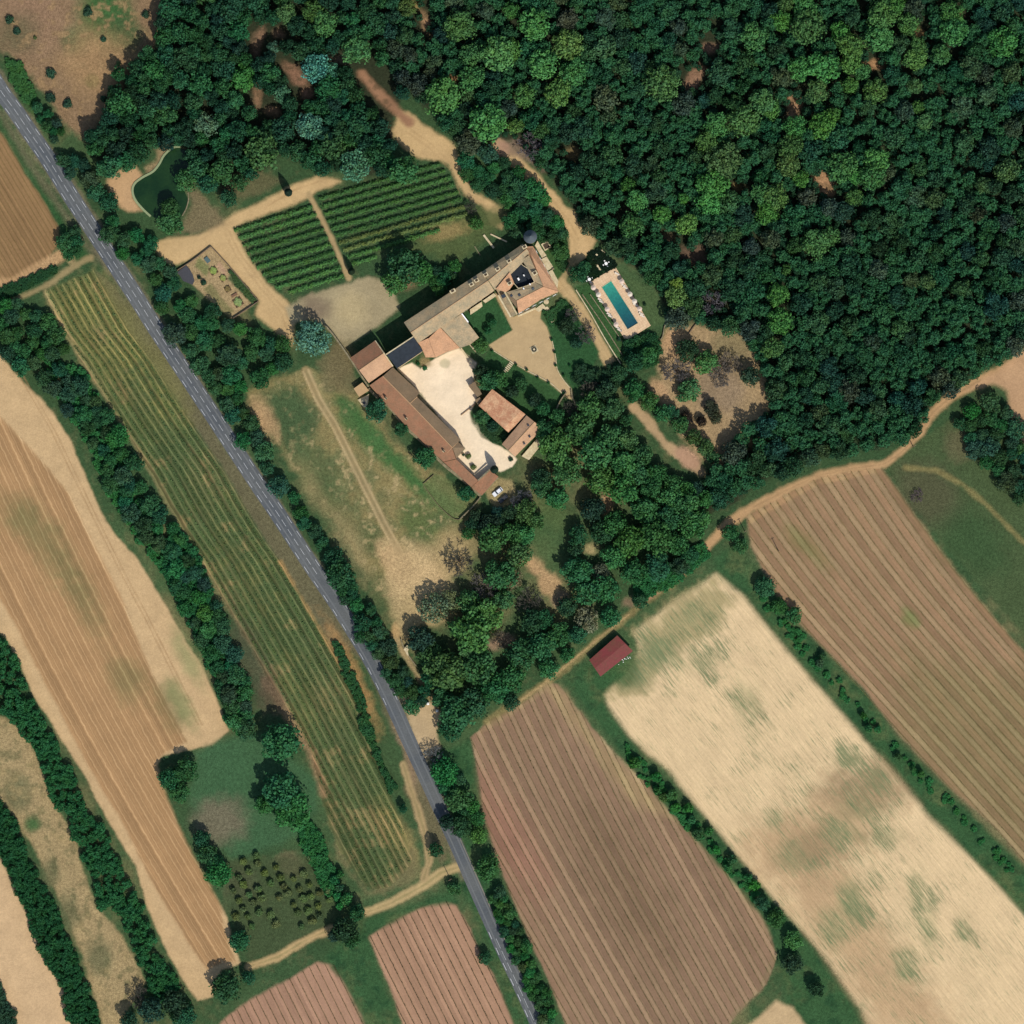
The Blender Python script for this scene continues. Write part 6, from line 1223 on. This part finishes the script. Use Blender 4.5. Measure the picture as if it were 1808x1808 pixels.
# furniture
M_CANVAS = mat_simple('canvas', (.56, .48, .38), .06, 3); M_CANVP = mat_simple('pinkish_canvas', (.54, .41, .32), .06, 3)
def parasol(x, y, rad, mat, label, base=.45):
    r = empty('parasol', P(x, y, base), R_.random()); tag(r, label, 'parasol', 'parasols round the pool')
    m = MB(); m.lathe([(rad, 2.25), (rad * .5, 2.55), (0, 2.85)], (0, 0, 0), 8); m.lathe([(rad, 2.2), (rad * .5, 2.5), (0, 2.8)], (0, 0, 0), 8); m.build('canopy', mat, r)
    m = MB(); m.tube((0, 0, 0), (0, 0, 3.0), .03, .03, 8); m.build('pole', M_WOOD, r); m = MB(); m.lathe([(.32, 0), (.32, .08), (.06, .12)], (0, 0, 0), 12); m.build('base', M_DARKM, r)
for x, y, c, lb in ((1047.5, 508.5, 1, 'pinkish parasol on the left side of the pool, nearest its shallow end'), (1056.5, 521, 0, 'cream parasol on the left side of the pool, second down'), (1072, 546.5, 1, 'pinkish parasol on the left side of the pool, third down'), (1087.5, 573.5, 1, 'pinkish parasol on the left side of the pool, nearest the deep end'),
                    (1097.5, 497.5, 1, 'pinkish parasol on the right side of the pool, nearest its shallow end'), (1112, 520, 0, 'cream parasol on the right side of the pool, second down'), (1120, 532.5, 0, 'cream parasol on the right side of the pool, third down'), (1129, 546, 1, 'pinkish parasol on the right side of the pool, nearest the deep end')):
    parasol(x, y, 1.0, M_CANVP if c else M_CANVAS, lb)
def lounger(x, y, rz, label):
    r = empty('sun_lounger', P(x, y, .45), rz); tag(r, label, 'sun lounger', 'sun loungers round the pool')
    m = MB(); m.box((0, 0, .28), (1.9, .62, .06))
    m.build('frame', M_WOOD, r)
    for sx_ in (-.8, .8):
        for sy_ in (-.26, .26): m = MB(); m.box((sx_, sy_, .125), (.06, .06, .25)); m.build('leg', M_WOOD, r)
    m = MB(); m.box((-.25, 0, .36), (1.35, .6, .09)); m.build('mattress', M_CANVAS, r); m = MB(); m.slab([(.44, -.3, .42), (.95, -.3, .75), (.95, .3, .75), (.44, .3, .42)], .09); m.build('backrest', M_CANVAS, r)
for i, (x, y) in enumerate(((1059.5, 529), (1062, 533), (1075, 554.5), (1077.5, 558.5), (1091, 579), (1094, 583), (1101, 504), (1104, 508), (1132, 554), (1134, 558), (1122, 538.5), (1089.5, 483.5))):
    side = 'left' if x < 1096 and y > 490 and i < 6 else 'right'; lounger(x, y, -.48 if side == 'left' else 2.66, 'pale sun lounger on the %s side of the pool, %s' % (side, ['beside the second parasol, upper', 'beside the second parasol, lower', 'below the third parasol, upper', 'below the third parasol, lower', 'below the last parasol, upper', 'below the last parasol, lower', 'below the first parasol, upper', 'below the first parasol, lower', 'below the last parasol, upper', 'below the last parasol, lower', 'between the last two parasols', 'at the top corner'][i]))
def tableset(x, y, label):
    r = empty('garden_table', P(x, y, .1), .5); tag(r, label, 'table')
    m = MB(); m.lathe([(.62, .70), (.62, .75), (0, .76)], (0, 0, 0), 16); m.build('tabletop', M_WHITE, r); m = MB(); m.tube((0, 0, 0), (0, 0, .7), .05, .05); m.build('leg', M_WHITE, r)
    for k in range(4):
        a = k * math.pi / 2; c = empty('garden_chair', r.location + Vector((1.15 * math.cos(a + .5), 1.15 * math.sin(a + .5), 0)), a + .5); tag(c, 'white chair at the' + label.split('white')[1].replace('round ', ''), 'chair', 'chairs of the' + label.split('table')[1])
        m = MB(); m.box((0, 0, .45), (.42, .42, .05)); m.build('seat', M_WHITE, c); m = MB(); m.box((.2, 0, .7), (.04, .42, .45)); m.build('backrest', M_WHITE, c)
        for p_, q_ in ((-1, -1), (-1, 1), (1, -1), (1, 1)): m = MB(); m.box((.18 * p_, .18 * q_, .21), (.04, .04, .42)); m.build('leg', M_WHITE, c)
tableset(1070, 465.5, 'white round garden table on the dark lawn north of the pool'); tableset(1040.5, 493.5, 'white garden table at the west corner of the pool deck')
slabthing('white_bench', [(1061, 441.5), (1063, 440.5), (1069, 446), (1067.5, 448)], .5, M_STONE, 'pale bench under the trees at the top of the pool garden', 'bench'); slabthing('white_table', [(1051, 449.5), (1053.5, 448), (1056, 450), (1054, 452)], .7, M_STONE, 'pale square table under the trees beside the bench', 'table')
# fountain
f = empty('fountain', P(943, 617)); tag(f, 'round stone fountain on a pale square base in the sandy forecourt', 'fountain')
m = MB(); m.box((0, 0, .1), (2.6, 2.6, .2), .5); m.build('base', M_STONE, f, bevel=.03)
m = MB(); m.lathe([(1.02, .2), (1.08, .62), (.84, .62), (.8, .42), (0, .40)], (0, 0, 0), 24); m.build('basin', M_STONE_OLD, f)
m = MB(); m.lathe([(.80, .5), (0, .5)], (0, 0, 0), 24); m.build('water', mat_simple('fountain_water', L(34, 34, 30), .1, 3, .1, .5), f)
m = MB(); m.lathe([(.16, .4), (.12, 1.0), (.40, 1.15), (.34, 1.2), (0, 1.18)], (0, 0, 0), 16); m.build('pedestal', M_STONE, f)
# clipped bushes round the forecourt
for i, (x, y, lb) in enumerate(((974, 600, 'top of the east edge'), (979, 621.5, 'east edge beside the fountain'), (981, 645, 'east edge below the fountain'), (995, 663, 'lower east edge'), (869, 620, 'west corner'), (911, 644, 'south-west edge beside the steps'), (930, 653, 'south-west edge, second from the steps'), (949, 667, 'south-west edge, third from the steps'), (968.5, 676, 'south-west edge, fourth from the steps'), (995, 694, 'south tip'), (1006, 646, 'lawn to the east'))):
    o = single(x, y, 3.0, 'hedge', 1.5, 'clipped_bush', 'small dark clipped bush on the forecourt, ' + lb, 'bush', 'clipped bushes round the forecourt')
single(1138, 538, 3.4, 'dark', 1.4, 'bush', 'single dark bush on the grass right of the pool deck', 'bush'); single(1093, 599, 5, 'dark', 1.8, 'bush', 'dark bush at the bottom left corner of the pool deck', 'bush')
for x, y, lb in ((827, 806, 'upper'), (836, 825, 'lower')): single(x, y, 6, 'olive', 2.0, 'courtyard_shrub', 'grey-green shrub against the inner side of the long wing, ' + lb, 'shrub')
for x, y, r, c, lb in ((818, 803, 3, 0, 'beside the end of the long wing'), (902, 811, 5, 0, 'at the foot of the gate house'), (750, 650, 5, 1, 'below the slate roof'), (738, 642, 4, 1, 'against the link wing'), (797, 771, 2.2, 0, 'single in the paved court')):
    single(x, y, r, 'hedge' if c else 'dark', 1.2, 'potted_shrub', 'small dark shrub in the courtyard, ' + lb, 'shrub')
# kitchen garden
wall([(311, 479), (340, 460), (372, 435.5)], .22, 1.2, M_WOOD, 'north-west side of the brown fence round the kitchen garden', 'wooden_fence', 'fence'); wall([(372.6, 435.5), (400, 465), (430, 500), (456.5, 531)], .22, 1.2, M_WOOD, 'long north-east side of the brown fence round the kitchen garden', 'wooden_fence', 'fence'); wall([(456.5, 532), (436, 546), (410.5, 563)], .22, 1.2, M_WOOD, 'short south-east side of the brown fence round the kitchen garden', 'wooden_fence', 'fence')
slabthing('tarpaulin', [(312.5, 481), (329, 468.5), (336, 477), (341, 486), (343.5, 496), (340, 503), (323, 496), (318, 487)], .5, mat_simple('black_tarpaulin', L(66, 66, 70), .2, 2, .6, .3), 'black tarpaulin in the west corner of the kitchen garden', 'tarpaulin', .35)
for x, y, r, c, lb in ((377, 478, 9.5, (104, 128, 72), 'largest, upper'), (394, 491, 8, (108, 124, 74), 'second'), (402, 510, 7.5, (96, 92, 62), 'third, brownish'), (420.5, 533.5, 11, (104, 128, 84), 'lowest')):
    m = MB(); m.lathe([(r * S * .98, 0), (r * S, .25), (r * S * .8, .3), (0, .32)], (0, 0, 0), 4); b_ = m.build('garden_bed', M_SOILB); b_.location = P(x, y); b_.rotation_euler = (0, 0, AX + .785); tag(b_, 'square green planting bed in the kitchen garden, ' + lb, 'garden bed', 'kitchen garden beds')
    o = link('plants', CM['shrub'][0], parent=b_, loc=(0, 0, .2)); o.scale = (r * S * .8, r * S * .8, .5); o.color = FC(*[v * .85 for v in c])
for x, y, w_, d_, c, lb in ((366, 459, 2.2, 1.6, L(88, 108, 106), 'teal coloured sheet over a bed at the top of the kitchen garden'), (414, 521, 2.4, .9, L(128, 96, 74), 'brown compost box in the kitchen garden')):
    m = MB(); m.box((0, 0, .3), (w_, d_, .5)); o = m.build('covered_bed', mat_simple('bed_cover', c, .15, 3)); o.location = P(x, y); o.rotation_euler = (0, 0, AX if w_ > 2.3 else -.9); tag(o, lb, 'garden bed')
single(360, 499, 6, 'dark', 1.8, 'bush', 'dark bush in the middle of the kitchen garden', 'bush'); single(352, 490, 4, 'dark', 1.4, 'bush', 'small dark bush left of the kitchen garden beds', 'bush'); 
hedge([(405, 478), (412, 482), (452, 528), (444, 532), (420, 505)], 3, 5, (50, 76, 48), 1.1, 'green shrub row inside the kitchen garden fence', 'hedge', 'hedge', seed=60)
# vehicles
def car(name, x, y, rz, Lc, Wc, paint, label, cat='car', van=False):
    r = empty(name, P(x, y), rz); tag(r, label, cat)
    pm = mat_simple(name + '_paint', paint, .03, 2, .3, .5)
    ht = .95 if not van else 1.1
    m = MB(); prof = [(-Lc/2, .35, .86), (-Lc/2 + .25, .3, .96), (-Lc/2 + 1.1, .3, 1), (Lc/2 - 1.0, .3, 1), (Lc/2 - .25, .3, .95), (Lc/2, .38, .82)]; rings = []
    for k, (xx, z0, ww) in enumerate(prof):
        tz = ht if 0 < k < 5 else ht - .2; w2 = Wc / 2 * ww
        rings.append([m.bm.verts.new(v) for v in ((xx, -w2, z0), (xx, -w2, tz - .12), (xx, -w2 + .12, tz), (xx, w2 - .12, tz), (xx, w2, tz - .12), (xx, w2, z0))])
    for a, b in zip(rings, rings[1:]):
        for i in range(6): m.bm.faces.new((a[i], a[(i+1) % 6], b[(i+1) % 6], b[i]))
    m.bm.faces.new(rings[0]); m.bm.faces.new(rings[-1][::-1]); m.build('body', pm, r)
    a0, a1, b0, b1 = (-Lc/2 + .35, Lc/2 - 1.35, -Lc/2 + .75, Lc/2 - 1.95) if not van else (-Lc/2 + .05, Lc/2 - .5, -Lc/2 + .15, Lc/2 - 1.1)
    zt = 1.46 if not van else 2.0; w = Wc / 2
    m = MB(); lo = [(a0, -w + .1, ht - .02), (a1, -w + .1, ht - .02), (a1, w - .1, ht - .02), (a0, w - .1, ht - .02)]; hi = [(b0, -w + .28, zt - .05), (b1, -w + .28, zt - .05), (b1, w - .28, zt - .05), (b0, w - .28, zt - .05)]
    lv = [m.bm.verts.new(v) for v in lo]; hv = [m.bm.verts.new(v) for v in hi]
    for i in range(4): m.bm.faces.new((lv[i], lv[(i+1) % 4], hv[(i+1) % 4], hv[i]))
    m.build('windscreen', M_GLASS, r)
    m = MB(); m.slab([(v[0], v[1], zt) for v in hi], .06); m.build('car_roof', pm, r)
    for sx_ in (-1, 1):
        for sy_ in (-1, 1):
            m = MB(); c = (sx_ * Lc * .31, sy_ * (w - .1), .32); m.tube((c[0], c[1] - .1, c[2]), (c[0], c[1] + .1, c[2]), .32, .32, 16); wh = m.build('wheel', M_DARKM, r)
            m = MB(); m.tube((c[0], c[1] + sy_ * .1, c[2]), (c[0], c[1] + sy_ * .12, c[2]), .18, .18, 12); m.build('rim', M_SLATEG, wh)
        m = MB(); m.box((Lc/2 - .03, sx_ * (w - .35), .7), (.08, .3, .14)); m.build('headlight', M_WHITE, r)
car('parked_car', 878.5, 868.5, math.radians(219), 4.3, 1.8, (.62, .62, .62), 'white car parked beside the straight low wall south of the courtyard')
car('parked_car', 888.5, 880.5, math.radians(219), 4.2, 1.78, (.03, .028, .026), 'dark car parked beside the white one south of the courtyard')
car('parked_van', 497, 606.5, math.radians(-50), 3.6, 1.7, (.62, .60, .56), 'small white van half under the trees west of the blue cedar', 'van', True)
# poles
def pole(x, y, h, label, lamp=False):
    r = empty('utility_pole', P(x, y)); tag(r, label, 'utility pole', 'utility poles'); m = MB(); m.tube((0, 0, 0), (0, 0, h), .19, .13, 8); m.build('shaft', M_WOOD, r); m = MB(); m.box((0, 0, h - .4), (1.5, .12, .12), .5); m.build('crossarm', M_WOOD, r)
pole(795, 1551, 7.5, 'utility pole at the track junction beside the lower road'); pole(1612, 788, 7.5, 'utility pole in the grass left of the bend of the pale track'); pole(1315, 938, 7.0, 'utility pole at the corner of the banded field'); pole(1374, 972, 7.0, 'utility pole standing inside the banded field')
# urns and gate pillars
def urn(x, y, s, label, name='stone_urn'):
    r = empty(name, P(x, y)); tag(r, label, 'urn' if name == 'stone_urn' else 'gate pillar'); m = MB(); m.box((0, 0, .5 * s), (.8 * s, .8 * s, 1.0 * s)); m.build('pedestal', M_WHITE, r); m = MB(); m.lathe([(.15, 1.0), (.42, 1.4), (.5, 1.6), (0, 1.62)] if name == 'stone_urn' else [(.3, 1.0), (.42, 1.3), (.3, 1.6), (0, 1.7)], (0, 0, 0), 14); o = m.build('urn_bowl' if name == 'stone_urn' else 'ball', M_WHITE, r); o.scale = (s, s, s)
urn(567.5, 254, 1.0, 'white stone urn under the blue cedar in the north wood'); urn(803.5, 480.5, .8, 'small white urn by the trees north of the manor, upper one'); urn(793.5, 494, .8, 'small white urn by the trees north of the manor, lower one')
urn(755.5, 1242, 1.3, 'white gate pillar at the sandy lay-by, left one', 'gate_pillar'); urn(772, 1254.5, 1.3, 'white gate pillar at the sandy lay-by, right one', 'gate_pillar')
